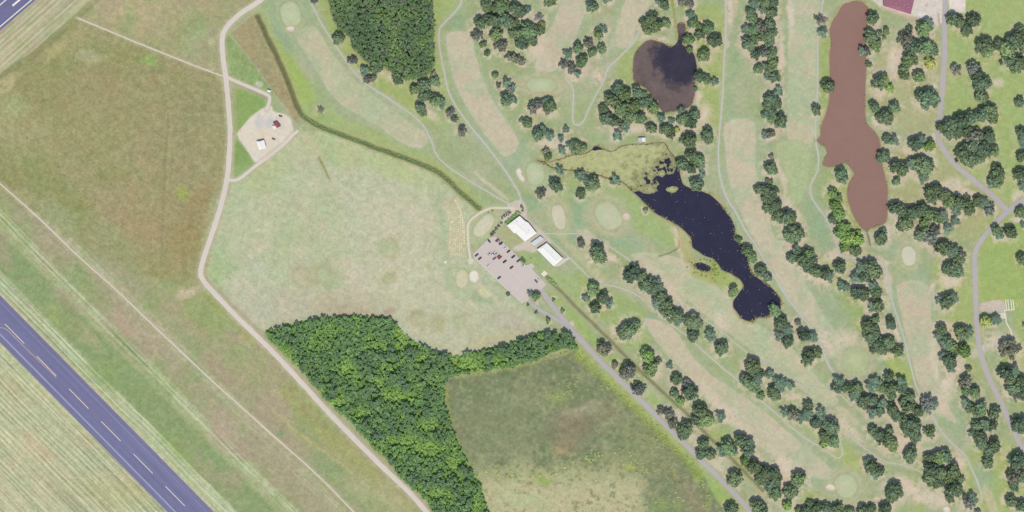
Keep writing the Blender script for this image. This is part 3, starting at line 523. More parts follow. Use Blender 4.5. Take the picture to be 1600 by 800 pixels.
# --- lawns
LAWNS = [([(493, -40), (514, -40), (516, 15), (522, 36), (545, 58), (556, 86), (590, 107), (620, 122), (640, 135), (660, 175), (700, 190), (660, 190), (610, 150), (575, 128), (540, 90), (512, 48)], (164, 183, 106)),
 ([(678, -40), (716, -40), (708, 12), (688, 36), (684, 60), (686, 90), (694, 125), (700, 145), (690, 150), (682, 120), (680, 60)], (166, 184, 112)),
 ([(408, 35), (422, 30), (440, 60), (470, 110), (490, 150), (520, 175), (570, 195), (640, 225), (700, 262), (745, 300), (742, 318), (718, 292), (688, 266), (650, 248), (600, 229), (550, 211), (505, 195), (470, 175), (450, 120), (425, 70)], (166, 184, 118)),
 ([(430, 65), (450, 80), (478, 120), (490, 150), (470, 160), (452, 120)], (164, 186, 100)),
 ([(905, 420), (940, 448), (990, 470), (1020, 500), (1010, 540), (980, 545), (950, 510), (900, 465)], (160, 182, 112)),
 ([(845, 455), (880, 470), (940, 535), (1000, 595), (1060, 655), (1050, 660), (985, 600), (900, 512), (870, 480)], (158, 184, 104)),
 ([(1085, 20), (1130, 20), (1128, 150), (1120, 230), (1095, 200), (1090, 130)], (168, 182, 110)),
 ([(980, 60), (1000, 60), (990, 120), (975, 130), (960, 120)], (166, 182, 112)),
 ([(1484, -40), (1640, -40), (1640, 280), (1590, 310), (1570, 318), (1500, 255), (1480, 200), (1482, 100)], (166, 186, 114)),
 ([(1530, 340), (1590, 335), (1640, 330), (1640, 470), (1530, 470), (1530, 400)], (160, 183, 102)),
 ([(1590, 480), (1640, 480), (1640, 640), (1600, 640), (1560, 560), (1585, 530)], (162, 182, 106)),
 ([(1400, 420), (1450, 410), (1515, 400), (1520, 540), (1535, 590), (1500, 560), (1470, 500), (1455, 430)], (168, 184, 112)),
 ([(1355, 110), (1400, 60), (1465, 60), (1460, 200), (1400, 200), (1360, 150)], (178, 180, 132)),
 ([(1385, 250), (1460, 220), (1540, 300), (1550, 340), (1500, 380), (1440, 330), (1390, 310)], (176, 178, 126)),
 ([(880, 285), (1000, 270), (1000, 300), (1060, 365), (1060, 390), (1000, 360), (960, 320), (900, 320)], (162, 184, 118)),
 ([(1285, 50), (1297, 60), (1298, 120), (1292, 190), (1280, 190), (1280, 60)], (164, 180, 106)),
 ([(1310, 270), (1330, 300), (1345, 350), (1350, 400), (1320, 395), (1300, 340), (1290, 300)], (168, 180, 108)),
 ([(1120, 425), (1150, 432), (1160, 450), (1145, 470), (1120, 455)], (168, 184, 108)),
 ([(1280, 400), (1330, 410), (1325, 440), (1350, 480), (1345, 520), (1310, 480), (1290, 430)], (162, 178, 112)),
 ([(1375, 560), (1415, 550), (1425, 600), (1390, 610)], (168, 186, 104)),
 ([(1270, 660), (1310, 690), (1350, 720), (1340, 740), (1290, 700), (1250, 660)], (170, 184, 112)),
 ([(1100, 670), (1160, 680), (1165, 710), (1210, 770), (1190, 770), (1140, 720)], (164, 186, 112)),
 ([(1255, 760), (1275, 770), (1300, 790), (1260, 790)], (164, 184, 106)), ([(1380, 780), (1430, 770), (1440, 800), (1390, 810)], (166, 184, 106)),
 ([(1112, 745), (1150, 775), (1165, 840), (1108, 840)], (156, 186, 96)), ([(1490, 740), (1560, 690), (1600, 720), (1600, 800), (1540, 800)], (168, 184, 110)),
 ([(840, 395), (862, 420), (905, 440), (900, 470), (870, 450), (845, 425), (835, 405)], (166, 184, 124)), ([(810, 403), (828, 393), (845, 412), (832, 418), (815, 412)], (162, 182, 116)),
 ([(778, 369), (793, 353), (820, 378), (803, 390)], (178, 180, 132))]
for P, c in LAWNS: pp(P, c, 7, 4, .85)
# watered, bluish green turf
for e in [(440, 40, 12, 40, -20, (150, 174, 138)), (470, 15, 16, 24, -20, (152, 176, 132)), (490, 85, 12, 22, -20, (158, 178, 134)), (714, 35, 14, 14, 0, (148, 172, 126)), (725, 140, 14, 14, 0, (168, 182, 140)), (850, 110, 18, 10, 0, (172, 184, 142)), (945, 80, 16, 10, 0, (166, 182, 140)),
          (770, 220, 40, 22, 50, (166, 184, 142)), (806, 245, 20, 26, 0, (164, 184, 144)), (830, 315, 16, 12, 0, (150, 178, 132)), (898, 345, 12, 40, 10, (152, 178, 136)), (915, 310, 30, 10, 20, (158, 182, 130)), (860, 375, 26, 8, 10, (148, 178, 128)), (960, 375, 24, 8, 30, (150, 178, 136)),
          (990, 380, 30, 8, 45, (160, 180, 142)), (1025, 505, 20, 12, 50, (150, 176, 136)), (1140, 130, 10, 60, 0, (164, 182, 132)), (1150, 80, 10, 30, 0, (156, 178, 128)), (1140, 330, 6, 40, -25, (160, 178, 140)), (1210, 60, 6, 60, 0, (160, 180, 134)), (1245, 260, 20, 40, 0, (170, 184, 130)),
          (1280, 350, 14, 50, -20, (154, 178, 134)), (1390, 385, 20, 10, 0, (160, 180, 140)), (1440, 420, 14, 18, 0, (156, 178, 136)), (1402, 500, 6, 60, -10, (154, 176, 134)), (1460, 470, 8, 30, 0, (160, 180, 128)), (1375, 575, 10, 20, -20, (152, 174, 132)), (1302, 575, 8, 20, -20, (150, 170, 130)), (1300, 480, 20, 50, -30, (160, 178, 132)),
          (1290, 625, 22, 14, 20, (154, 178, 132)), (1365, 680, 20, 14, 20, (164, 182, 134)), (1490, 650, 16, 40, -20, (160, 180, 136)), (1535, 745, 14, 24, -20, (156, 176, 138)), (1410, 780, 24, 20, 0, (168, 180, 140)), (1270, 745, 16, 26, 0, (162, 178, 134)), (1160, 660, 40, 8, 45, (170, 184, 146)), (1120, 605, 30, 10, 40, (172, 184, 142)), (1240, 580, 30, 14, 30, (172, 184, 144)), (1205, 600, 30, 10, 30, (166, 184, 140)), (1085, 420, 30, 6, 45, (176, 188, 146)), (840, 395, 6, 10, 0, (150, 174, 122))]:
    c_ = e[5]; pe(*e[:5], (c_[0] - 1, c_[1], c_[2] + 5), f=.65, a=.8, warp=4)
col *= (1 - .04 * (1 - afm) * (1 - mm) * (1 - .75 * rm))[..., None]
# --- fairways
for nm, P, c in FAIRWAYS:
    w, s_ = poly_sd(P, 16, 1.0)
    blend(w, sstep(-10, 0, s_) * .6, (162, 178, 142))
    m = sstep(-1.0, 1.0, s_)
    blend(w, m, c); mott[w] = mott[w] * (1 - m * .4) + .35 * m * .4
    blend(w, m * sstep(.5, .7, N2[w]) * .6, (168, 184, 148)); blend(w, m * sstep(.5, .7, 1 - N2[w] * .7 - N4[w] * .3) * .8, (200, 188, 163)); blend(w, m * sstep(.56, .7, N5[w] * .5 + N3[w] * .5) * .3, (204, 192, 168))
    blend(w, m * sstep(.62, .8, N1[w]) * .5, (166, 182, 140))
    new_region('fairway', w, s_ > 0)
# mown tee strips
for P, c in [([(746, 270), (790, 305), (795, 310), (788, 311), (744, 275)], (198, 190, 160)), (z4(800, 0, [(1345, -40), (1410, -40), (1405, 98), (1362, 92)]), (192, 182, 152)), (z4(1200, 200, [(135, -10), (285, -10), (283, 78), (138, 88)]), (194, 184, 154)),
             (z4(800, 200, [(290, 690), (340, 700), (560, 900), (600, 1000), (480, 900)]), (184, 182, 144)), (z4(1200, 600, [(1340, 650), (1380, 640), (1440, 800), (1390, 810)]), (192, 184, 150)), ([(1213, 226), (1262, 226), (1258, 300), (1230, 330), (1222, 280)], (172, 184, 138)), (z4(1200, 600, [(420, 160), (460, 140), (570, 235), (545, 255)]), (192, 184, 152))]:
    w, s_ = pp(P, c, 1.6, .8, .85)
    new_region('mown_tee', w, s_ > 0)
# worn dirt
for e in [(1140, 20, 6, 26, 0), (1010, 40, 14, 22, 10), (1080, 70, 12, 8, 0), (1135, 72, 3, 16, 0), (1098, 180, 14, 18, 20), (1090, 150, 8, 12, 0), (990, 200, 26, 10, 0), (1045, 200, 10, 8, 0), (1062, 385, 6, 40, -20), (1220, 80, 5, 40, 0), (1217, 270, 4, 30, -25), (1235, 330, 10, 40, -35), (1262, 420, 12, 44, -45), (1040, 450, 12, 50, -45), (1075, 485, 10, 16, -45),
          (1280, 430, 20, 8, 30), (1378, 408, 14, 4, 10), (1387, 440, 6, 26, -5), (1400, 520, 4, 26, -10), (1458, 447, 4, 10, 0), (1482, 440, 18, 10, 0), (1475, 505, 14, 6, 0), (1460, 560, 5, 40, -5), (1494, 575, 14, 10, 0), (1325, 540, 20, 24, -20), (1290, 535, 10, 20, -30), (1350, 630, 22, 8, 30), (1240, 620, 16, 6, 0), (1470, 630, 12, 16, 0), (1500, 722, 8, 18, -20), (1320, 668, 10, 30, -50), (1235, 735, 40, 12, 45), (1220, 740, 16, 14, 45), (1410, 690, 24, 10, 40), (1420, 760, 26, 12, 30),
          (1455, 780, 30, 12, 10), (1110, 720, 30, 12, 40), (1130, 640, 50, 10, 45), (1060, 648, 12, 8, 0), (1170, 690, 8, 20, 0), (1190, 735, 10, 24, -20), (1340, 790, 26, 8, 0), (1125, 505, 12, 16, -30), (1490, 290, 16, 10, 20), (1480, 295, 30, 8, 15), (1510, 300, 14, 6, 10), (1385, 360, 10, 14, 0), (1422, 235, 14, 8, 0), (1460, 140, 12, 20, 0), (1440, 60, 12, 10, 0), (1375, 140, 10, 14, 0), (1400, 95, 14, 30, 0), (1535, 250, 18, 5, 0), (1560, 130, 10, 7, 0), (1590, 310, 10, 12, 0),
          (1560, 535, 24, 10, 20), (1585, 575, 14, 6, 0), (1580, 780, 14, 6, 0), (865, 225, 30, 7, 0), (840, 70, 10, 26, 20), (800, 140, 6, 20, 0), (780, 60, 14, 20, 0), (920, 370, 20, 8, 30), (950, 400, 20, 6, 30), (620, 120, 16, 7, 0), (600, 108, 10, 6, 0), (670, 178, 20, 6, 30), (565, 113, 8, 8, 0), (900, 110, 16, 16, 30), (1030, 68, 16, 8, 0), (1235, 25, 4, 30, 0), (1480, 600, 14, 20, 0), (1300, 400, 14, 10, 0), (935, 120, 12, 12, 40)]:
    r = max(e[2], e[3]) * 1.7; w = window((e[0] - r, e[1] - r, e[0] + r, e[1] + r), 4); X = GX[w] + WPX[w] * 10 - e[0]; Y = GY[w] + WPY[w] * 10 - e[1]
    t = math.radians(e[4]); uq = X * math.cos(t) + Y * math.sin(t); vq = -X * math.sin(t) + Y * math.cos(t)
    m = 1 - sstep(.3, 1.7, np.sqrt((uq / e[2]) ** 2 + (vq / e[3]) ** 2))
    blend(w, m * sstep(.3, .56, N4[w] * .35 + N3[w] * .35 + N5[w] * .3 + m * .15) * .95, (212, 196, 174))
# bare earth under and beside the trees
for (tx, ty, tr, tk) in tree_list:
    if tx < 700 or tx > 1480 and ty < 300: str_ = .35
    else: str_ = .75
    w = window((tx - tr * 2, ty - tr * 2, tx + tr * 2, ty + tr * 2), 2)
    dd = np.hypot(GX[w] + WPX[w] * 8 - tx, GY[w] + WPY[w] * 8 - ty) / tr
    m = (1 - sstep(.75, 1.9, dd)) * sstep(.4, .53, N3[w] * .4 + N4[w] * .2 + N5[w] * .18 + N2[w] * .22)
    blend(w, m * str_ * 1.15, (210, 195, 172))
# --- greens and bunkers
for (cx, cy), (rx, ry), rot, c, rc in GREENS:
    pe(cx, cy, rx * 1.9, ry * 1.75, rot, rc, .3, .8, 2)
    r = max(rx, ry); w = window((cx - r * 2, cy - r * 2, cx + r * 2, cy + r * 2), 2)
    X = GX[w] - cx + WPX[w] * 2; Y = GY[w] - cy + WPY[w] * 2; t = math.radians(rot)
    uq = X * math.cos(t) + Y * math.sin(t); vq = -X * math.sin(t) + Y * math.cos(t)
    e = ((abs(uq) / rx) ** 2.4 + (abs(vq) / ry) ** 2.4) ** (1 / 2.4)
    ring = np.exp(-((e - 1.35) / .12) ** 2); blend(w, ring * .35, (192, 180, 150))
    blend(w, np.exp(-((e - 1.12) / .08) ** 2) * .35, (152, 168, 122))
    m = 1 - sstep(.93, 1.07, e); blend(w, m, c); blend(w, m * (1 - sstep(.2, .8, e)) * .35, (206, 206, 176))
    blend(w, m * sstep(.5, .75, N3[w]) * .3, (196, 190, 158))
    mott[w] = mott[w] * (1 - m) + .25 * m
    gz[w] += .5 * (1 - sstep(.7, 1.4, e)); new_region('golf_green', w, e < 1)
for P, c in BUNKERS:
    w, s_ = poly_sd(P, 8, .6)
    blend(w, np.exp(-((s_ + 1.5) / 1.4) ** 2) * .5, (184, 168, 136))
    m = sstep(-.9, .9, s_); blend(w, m, c); mott[w] = mott[w] * (1 - m) + .2 * m
    gz[w] -= .7 * sstep(-.5, 2.2, s_); new_region('sand_bunker', w, s_ > 0)
# --- marsh
w, s_ = pp(MARSH, (131, 138, 107), 3, 2, mott=.9)
new_region('marsh', w, s_ > 0)
ms = np.zeros((NY, NX)); ms[w] = sstep(-2, 3, s_)
low = ms * sstep(700, 745, GY + (N2 - .5) * 50 - np.abs(GX - 870) * .06) * (1 - sstep(985, 1020, GX + (N2 - .5) * 40))
blend(ALLW, low * .85, (176, 176, 132)); blend(ALLW, low * sstep(735, 765, GY + (N3 - .5) * 20) * .8, (190, 182, 146)); blend(ALLW, low * sstep(.5, .75, N2) * sstep(740, 770, GY) * .6, (176, 182, 138))
blend(ALLW, ms * sstep(.5, .72, N2) * .5 * (1 - low), (150, 152, 112)); blend(ALLW, ms * sstep(.55, .8, 1 - N2) * .5 * (1 - low), (118, 130, 92))
blend(ALLW, ms * sstep(.54, .68, N4 * .6 + N3 * .4) * .45, (158, 163, 116)); blend(ALLW, ms * sstep(.56, .72, 1 - N4 * .6 - N3 * .4) * .45, (108, 122, 80))
for e in [(895, 665, 34, 26, -30, (140, 128, 104), .7), (880, 692, 20, 14, 0, (150, 136, 106), .6), (940, 640, 30, 14, 20, (142, 138, 108), .6), (910, 640, 30, 7, -15, (178, 176, 150), .5), (820, 630, 30, 10, 0, (148, 156, 120), .5), (870, 620, 20, 10, 0, (150, 162, 100), .6), (780, 660, 60, 40, 0, (132, 140, 104), .5), (1000, 700, 40, 34, 45, (140, 146, 104), .6), (1080, 780, 30, 16, 45, (150, 140, 112), .6), (850, 750, 14, 6, 0, (146, 170, 92), .8), (878, 706, 14, 6, 0, (176, 158, 120), .7), (1040, 790, 26, 10, 0, (134, 152, 96), .7), (820, 780, 40, 14, 0, (178, 184, 140), .6), (985, 730, 7, 4, 0, (170, 180, 80), .8)]:
    pe(*e[:6], f=.65, a=e[6], warp=9)
pl([(712, 589), (775, 580), (837, 565), (892, 549)], (176, 170, 112), 5, 3, .6, 2); pl([(694, 605), (705, 667), (731, 728), (760, 795)], (160, 172, 96), 8, 4, .7, 3)
pl([(905, 552), (960, 603), (1010, 650), (1060, 702), (1095, 745)], (152, 168, 88), 16, 6, .7, 4)
pl([(898, 540), (950, 592), (1005, 643), (1060, 697), (1110, 748), (1150, 792)], (160, 176, 112), 6, 3, .8, 1)
pl([(455, 510), (490, 501), (545, 490), (610, 492)], (188, 172, 140), 5, 3, .6, 1); pl([(640, 532), (680, 556), (712, 560), (760, 549)], (192, 178, 130), 5, 3, .6, 1)
w, sN = poly_sd(WOOD_N, 10, 1); blend(w, sstep(-2, 3, sN), (92, 112, 68)); blend(w, np.exp(-((sN + 3) / 3) ** 2) * .5, (170, 176, 110))
w, sS = poly_sd(WOOD_S, 10, 1); blend(w, sstep(-2, 3, sS), (118, 152, 66)); blend(w, sstep(-2, 3, sS) * sstep(.5, .8, N3[w]) * .6, (96, 120, 64))
# --- ditches
w, d, m = pl(DITCH1, (176, 164, 110), 13, 4, .6, 1)
up = sstep(170, 190, GX[w] - 300 + 0)   # right part is green
w, d, m = pl(DITCH1, (112, 132, 80), 8, 1.6, .95, 1)
dk = (1 - sstep(455, 480, GX[w])); blend(w, m * dk * .9, (120, 112, 82))
blend(w, (1 - sstep(.3, 2.2, d)) * .5, (86, 98, 66)); gz[w] -= 1.8 * (1 - sstep(0, 5, d))
w, d, m = pl(DITCH2, (176, 164, 126), 10, 3.5, .65, 1.5); fade = 1 - sstep(1000, 1150, GX[w]) * .6
w, d, m = pl(DITCH2, (118, 128, 88), 4.5, 1.6, .85, 1); gz[w] -= 1.3 * (1 - sstep(0, 4, d)) * (1 - sstep(1000, 1150, GX[w]) * .7)
pl([(1030, 400), (1046, 395), (1060, 387), (1062, 375)], (134, 112, 84), 2, 1, .9)
w, d, m = pl([(1354, 358), (1357, 370), (1360, 384)], (104, 92, 76), 2.2, 1, .9); pl([(1360, 384), (1358, 400)], (170, 170, 110), 2, 1, .5)
pl([(1052, -40), (1050, 0), (1055, 35), (1057, 62)], (158, 164, 96), 3.5, 1.2, .9); pl([(1051, 0), (1055, 35)], (116, 122, 80), 1.4, .7, .5)
# --- ponds: the ground falls below the water
def pond(P, warp):
    w, s_ = poly_sd(P, 14, warp)
    blend(w, np.exp(-((s_ + 2) / 2.4) ** 2) * .75 * sstep(.25, .6, N4[w] * .5 + N3[w] * .5), (178, 168, 126)); blend(w, np.exp(-((s_ + 3.5) / 2.5) ** 2) * .5 * sstep(.5, .65, N3[w]), (150, 160, 96)); blend(w, np.exp(-(s_ / 1.2) ** 2) * .7, (128, 112, 88))
    blend(w, sstep(.5, 2, s_), (92, 84, 74))
    gz[w] = np.where(s_ > -1.5, np.minimum(gz[w], -np.clip((s_ + 1.0) * .55, 0, 2.2)), gz[w])
    return w, s_
for e in [(1122, 415, 16, 18, 0, (150, 168, 84)), (1075, 400, 10, 20, -30, (172, 166, 110)), (1070, 375, 10, 22, -10, (180, 174, 122)), (1128, 330, 8, 20, -25, (176, 168, 110)), (1100, 432, 24, 7, 15, (164, 170, 94)), (1150, 375, 10, 14, 0, (176, 180, 120))]:
    pe(*e, f=.5, a=.8, warp=4)
WA, SA = pond(POND_A, 1.0); WB, SB = pond(POND_B, 1.6); WS, SS = pond(POND_S, .8); WC, SC = pond(POND_C, .8)
# --- made ground: yard, lot apron, shoulders of the tracks
w, s_ = poly_sd(PAD, 6, .8)
m = sstep(-1.2, 1.2, s_); blend(w, m, (221, 211, 194)); mott[w] = mott[w] * (1 - m) + .3 * m
new_region('gravel_yard', w, s_ > 0)
for e in [(405, 190, 7, 10, 0, (196, 196, 192)), (420, 190, 6, 10, 0, (192, 194, 194)), (437, 190, 8, 10, 0, (212, 202, 190)), (415, 210, 20, 8, 0, (222, 208, 184)), (404, 132, 6, 5, 0, (206, 204, 192))]: pe(*e, f=.6, a=.8, warp=3)
for P, wd in [(MAIN_ROAD, 15), (PAD_ROAD, 9), (DIAG_ROAD, 10), (FIELD_PATH, 5), (AIR_TRACK, 6), (LOOP, 7)]:
    pl(P, (190, 178, 150), wd, 3, .6, 1)
pl([(x + 8, y + (-4 if y > 440 else 0)) for x, y in MAIN_ROAD[14:]], (172, 158, 128), 4, 2, .7, 1)
for P in CART.values(): pl(P, (184, 182, 150), 6, 2.5, .5, 1)
for P in (ENTRY, EAST, EAST2): pl(P, (172, 174, 124), 15, 3, .6, 1)
pp([(793, 320), (812, 312), (822, 322), (826, 345), (850, 364), (862, 378), (850, 385), (836, 392), (822, 392), (806, 392), (801, 388), (820, 376), (838, 364), (812, 338), (800, 330)], (204, 194, 178), 1.6, .5, .95)
pp([(828, 385), (838, 384), (842, 388), (834, 395), (827, 394), (820, 388)], (200, 192, 174), 1.2, .4)
pp([(784, 345), (800, 325), (808, 330), (794, 345), (776, 357), (768, 362)], (216, 200, 184), 1.2, .5, .9)
pp([(1340, -40), (1475, -40), (1474, 28), (1462, 42), (1452, 32), (1438, 29), (1375, 10)], (216, 206, 196), 2, 1); pp([(1482, -40), (1508.5, -40), (1508.5, 20), (1483, 20)], (226, 216, 206), 1, 0, smooth=False)
pl([(1377, 12), (1405, 21), (1437, 31), (1462, 40)], (200, 174, 152), 5, 1.5, .8); pl([(1466, 22), (1468, 40)], (176, 140, 124), 3, 1, .7); pe(1448, 8, 3, 3, 0, (186, 184, 184), .5, .8, 0); pe(1440, 22, 8, 3, 0, (232, 228, 224), .5, .8, 2)
pp([(1537, 472), (1568, 470), (1568, 488), (1540, 487), (1531, 482)], (200, 186, 172), 1.5, .8)
pe(1540, 545, 26, 6, -20, (206, 194, 176), .5, .8); pe(1462, 214, 7, 5, 0, (204, 198, 186), .5, .9)
pe(893, 506, 4, 4, 0, (206, 198, 182), .4, .9, 0); pe(1588, 343, 10, 5, 0, (208, 198, 182), .6, .8, 2); pe(1512, 285, 8, 4, -30, (204, 190, 170), .6, .7, 2)

# --- grain
gol = np.ones((NY, NX)); w, s_ = poly_sd(AF, 4, 0, False); gol[w] -= sstep(-1, 1, s_) * .45; gol *= 1 - ms; gol *= 1 - .7 * mm
col = col * (1 - .09 * gol[..., None]) + np.array((184, 180, 162.)) * .09 * gol[..., None]
col *= (1 + (N4 - .5) * .08 * (mott + .3) + (N5 - .5) * .07 * (mott + .2))[..., None]
V = np.stack([(GX - 800) * S, (400 - GY) * S, gz], -1).reshape(-1, 3)
ALB = np.clip(lin(np.clip(col, 0, 255)) / np.array(K), .004, .8).reshape(-1, 3)
ids = np.arange(NX * NY).reshape(NY, NX)
Q = np.stack([ids[1:, :-1], ids[1:, 1:], ids[:-1, 1:], ids[:-1, :-1]], -1)
freg = reg[:-1, :-1]

gm, nt, bs = mat_nodes('turf_and_soil')
pos = mnode(nt, 'ShaderNodeNewGeometry').outputs['Position']
def attr(name):
    n = nt.nodes.new('ShaderNodeAttribute'); n.attribute_name = name; return n
ac = attr('surface_colour').outputs['Color']; am = attr('unevenness').outputs['Fac']; a1 = attr('mowing').outputs['Fac']; a2 = attr('mowing_across').outputs['Fac']
fA = noise_fac(nt, pos, 0.10, 6.0, 0.7); fB = noise_fac(nt, pos, 0.42, 4.0, 0.8)
mpS = mnode(nt, 'ShaderNodeMapping'); mpS.inputs['Rotation'].default_value = (0, 0, math.radians(32)); nt.links.new(pos, mpS.inputs['Vector'])
mpT = mnode(nt, 'ShaderNodeMapping'); mpT.inputs['Scale'].default_value = (.05, .3, 0); nt.links.new(mpS.outputs[0], mpT.inputs['Vector'])
fS = noise_fac(nt, mpT.outputs[0], 1.0, 4.0, .75)
t = mathn(nt, 'ADD', mathn(nt, 'MULTIPLY', mathn(nt, 'SUBTRACT', fA, .5), .62), mathn(nt, 'MULTIPLY', mathn(nt, 'SUBTRACT', fB, .5), .85))
t = mathn(nt, 'ADD', t, mathn(nt, 'MULTIPLY', mathn(nt, 'SUBTRACT', fS, .5), .4))
t = mathn(nt, 'MULTIPLY', t, am)
def streaks(ang, a, sc, amt):
    mp = mnode(nt, 'ShaderNodeMapping'); mp.inputs['Rotation'].default_value = (0, 0, ang); nt.links.new(pos, mp.inputs['Vector'])
    m2 = mnode(nt, 'ShaderNodeMapping'); m2.inputs['Scale'].default_value = (.004, sc, 0); nt.links.new(mp.outputs[0], m2.inputs['Vector'])
    f = noise_fac(nt, m2.outputs[0], 1.0, 2.0, .75)
    return mathn(nt, 'MULTIPLY', mathn(nt, 'MULTIPLY', mathn(nt, 'SUBTRACT', f, .5), amt), a)
t = mathn(nt, 'ADD', t, streaks(math.radians(45.4), a1, .3, 1.7))
t = mathn(nt, 'ADD', t, streaks(math.radians(-41.6), a2, .3, 1.5))
def mow_lines(ang, a, period, amt):
    mp = mnode(nt, 'ShaderNodeMapping'); mp.inputs['Rotation'].default_value = (0, 0, ang); nt.links.new(pos, mp.inputs['Vector'])
    sp = mnode(nt, 'ShaderNodeSeparateXYZ'); nt.links.new(mp.outputs[0], sp.inputs[0])
    y = mathn(nt, 'ADD', sp.outputs[1], mathn(nt, 'MULTIPLY', noise_fac(nt, pos, .006, 2.0), 16.0))
    q = mathn(nt, 'ABSOLUTE', mathn(nt, 'SUBTRACT', mathn(nt, 'FRACT', mathn(nt, 'DIVIDE', y, period)), .5))
    ln = mathn(nt, 'MULTIPLY', mathn(nt, 'MAXIMUM', mathn(nt, 'SUBTRACT', 1.0, mathn(nt, 'MULTIPLY', q, 7.0)), 0.0), noise_fac(nt, mp.outputs[0], .05, 4.0, .7))
    return mathn(nt, 'MULTIPLY', mathn(nt, 'MULTIPLY', ln, amt), a)
t = mathn(nt, 'ADD', t, mow_lines(math.radians(44.5), a1, 5.4, .6))
t = mathn(nt, 'ADD', t, mow_lines(math.radians(-42.5), a2, 6.1, .4))
t = mathn(nt, 'ADD', t, 1.0)
cc = scale_col(nt, ac, t)
# a little hue drift from straw to green
mx = mnode(nt, 'ShaderNodeMix', data_type='RGBA', blend_type='MULTIPLY'); nt.links.new(cc, mx.inputs['A'])
fC = noise_fac(nt, pos, .035, 4.0, .6)
cr = mnode(nt, 'ShaderNodeValToRGB'); nt.links.new(fC, cr.inputs[0])
cr.color_ramp.elements[0].position = .32; cr.color_ramp.elements[0].color = (1.06, .98, .96, 1)
cr.color_ramp.elements[1].position = .68; cr.color_ramp.elements[1].color = (.95, 1.02, .98, 1)
nt.links.new(cr.outputs[0], mx.inputs['B']); mx.inputs['Factor'].default_value = .8
nt.links.new(mx.outputs['Result'], bs.inputs['Base Color'])
bs.inputs['Roughness'].default_value = 1.0; bs.inputs['Specular IOR Level'].default_value = 0.0

def ground_piece(name, faces, extra_v=None, extra_f=None, extra_c=None):
    used, inv = np.unique(faces.ravel(), return_inverse=True)
    v = V[used]; f = inv.reshape(-1, 4)
    a = ALB[used]; m_ = mott.ravel()[used]; s1 = st1.ravel()[used]; s2 = st2.ravel()[used]
    if extra_v is not None:
        n = len(v); v = np.vstack([v, extra_v]); f = np.vstack([f, extra_f + n]); a = np.vstack([a, extra_c])
        k = len(extra_v); m_ = np.append(m_, np.full(k, .6)); s1 = np.append(s1, np.zeros(k)); s2 = np.append(s2, np.zeros(k))
    me = np_mesh(name, v, f, True)
    at = me.attributes.new('surface_colour', 'FLOAT_COLOR', 'POINT')
    at.data.foreach_set('color', np.hstack([a, np.ones((len(a), 1))]).astype(np.float32).ravel())
    for nm, arr in (('unevenness', m_), ('mowing', s1), ('mowing_across', s2)):
        me.attributes.new(nm, 'FLOAT', 'POINT').data.foreach_set('value', arr.astype(np.float32))
    return ob(name, me, gm, kind='structure')

# the land beyond the map, out to the horizon, coarse
x0, x1, y0, y1 = (gx[0] - 800) * S, (gx[-1] - 800) * S, (400 - gy[-1]) * S, (400 - gy[0]) * S
B = 12000.0
xs = [-B, -4000, -1500, x0, -300, 0, 300, x1, 1500, 4000, B]; ys = [-B, -4000, -1200, y0, 0, y1, 1200, 4000, B]
ev = np.array([(x, y, 0) for y in ys for x in xs], float); nx_ = len(xs)
ef = [(j * nx_ + i, j * nx_ + i + 1, (j + 1) * nx_ + i + 1, (j + 1) * nx_ + i) for j in range(len(ys) - 1) for i in range(nx_ - 1)
      if not (xs[i] >= x0 and xs[i + 1] <= x1 and ys[j] >= y0 and ys[j + 1] <= y1)]
ec = np.tile(alb((166, 172, 126)), (len(ev), 1))
for r_i, nm in enumerate(regions):
    fm = Q[freg == r_i]
    if not len(fm): continue
    if r_i == 0: ground_piece(nm, fm, ev, np.array(ef), ec)
    else: ground_piece(nm, fm)

# ------------------------------------------------------------------ water
def water_mat(name, c, c2=None, split=None, gloss=.12, mottle=.25, specular=.35):
    m, nt, b = mat_nodes(name)
    p = mnode(nt, 'ShaderNodeNewGeometry').outputs['Position']
    f1 = noise_fac(nt, p, .06, 6.0, .68)
    s = mathn(nt, 'ADD', mathn(nt, 'MULTIPLY', mathn(nt, 'SUBTRACT', f1, .5), mottle * 2), 1.0)
    a = alb(c)
    if c2 is None: cc = scale_col(nt, tuple(a), s)
    else:
        a2 = alb(c2); sp = mnode(nt, 'ShaderNodeSeparateXYZ'); nt.links.new(p, sp.inputs[0])
        f2 = noise_fac(nt, p, .035, 5.0, .7)
        ex = mathn(nt, 'DIVIDE', mathn(nt, 'SUBTRACT', sp.outputs[0], split[0]), split[2]); ey = mathn(nt, 'DIVIDE', mathn(nt, 'SUBTRACT', sp.outputs[1], split[1]), split[3])
        d = mathn(nt, 'SUBTRACT', 1.5, mathn(nt, 'SQRT', mathn(nt, 'ADD', mathn(nt, 'MULTIPLY', ex, ex), mathn(nt, 'MULTIPLY', ey, ey))))
        d = mathn(nt, 'ADD', d, mathn(nt, 'MULTIPLY', mathn(nt, 'SUBTRACT', f2, .5), split[4]))
        cr = mnode(nt, 'ShaderNodeValToRGB'); nt.links.new(d, cr.inputs[0])
        cr.color_ramp.elements[0].color = (*a, 1); cr.color_ramp.elements[1].color = (*a2, 1)
        cr.color_ramp.elements[0].position = .3; cr.color_ramp.elements[1].position = .7
        cc = scale_col(nt, cr.outputs[0], s)
    nt.links.new(cc, b.inputs['Base Color']); b.inputs['Roughness'].default_value = gloss; b.inputs['Specular IOR Level'].default_value = specular
    bp = mnode(nt, 'ShaderNodeBump'); bp.inputs['Strength'].default_value = .15; bp.inputs['Distance'].default_value = .1
    nt.links.new(noise_fac(nt, p, .8, 2.0), bp.inputs['Height']); nt.links.new(bp.outputs[0], b.inputs['Normal'])
    return m

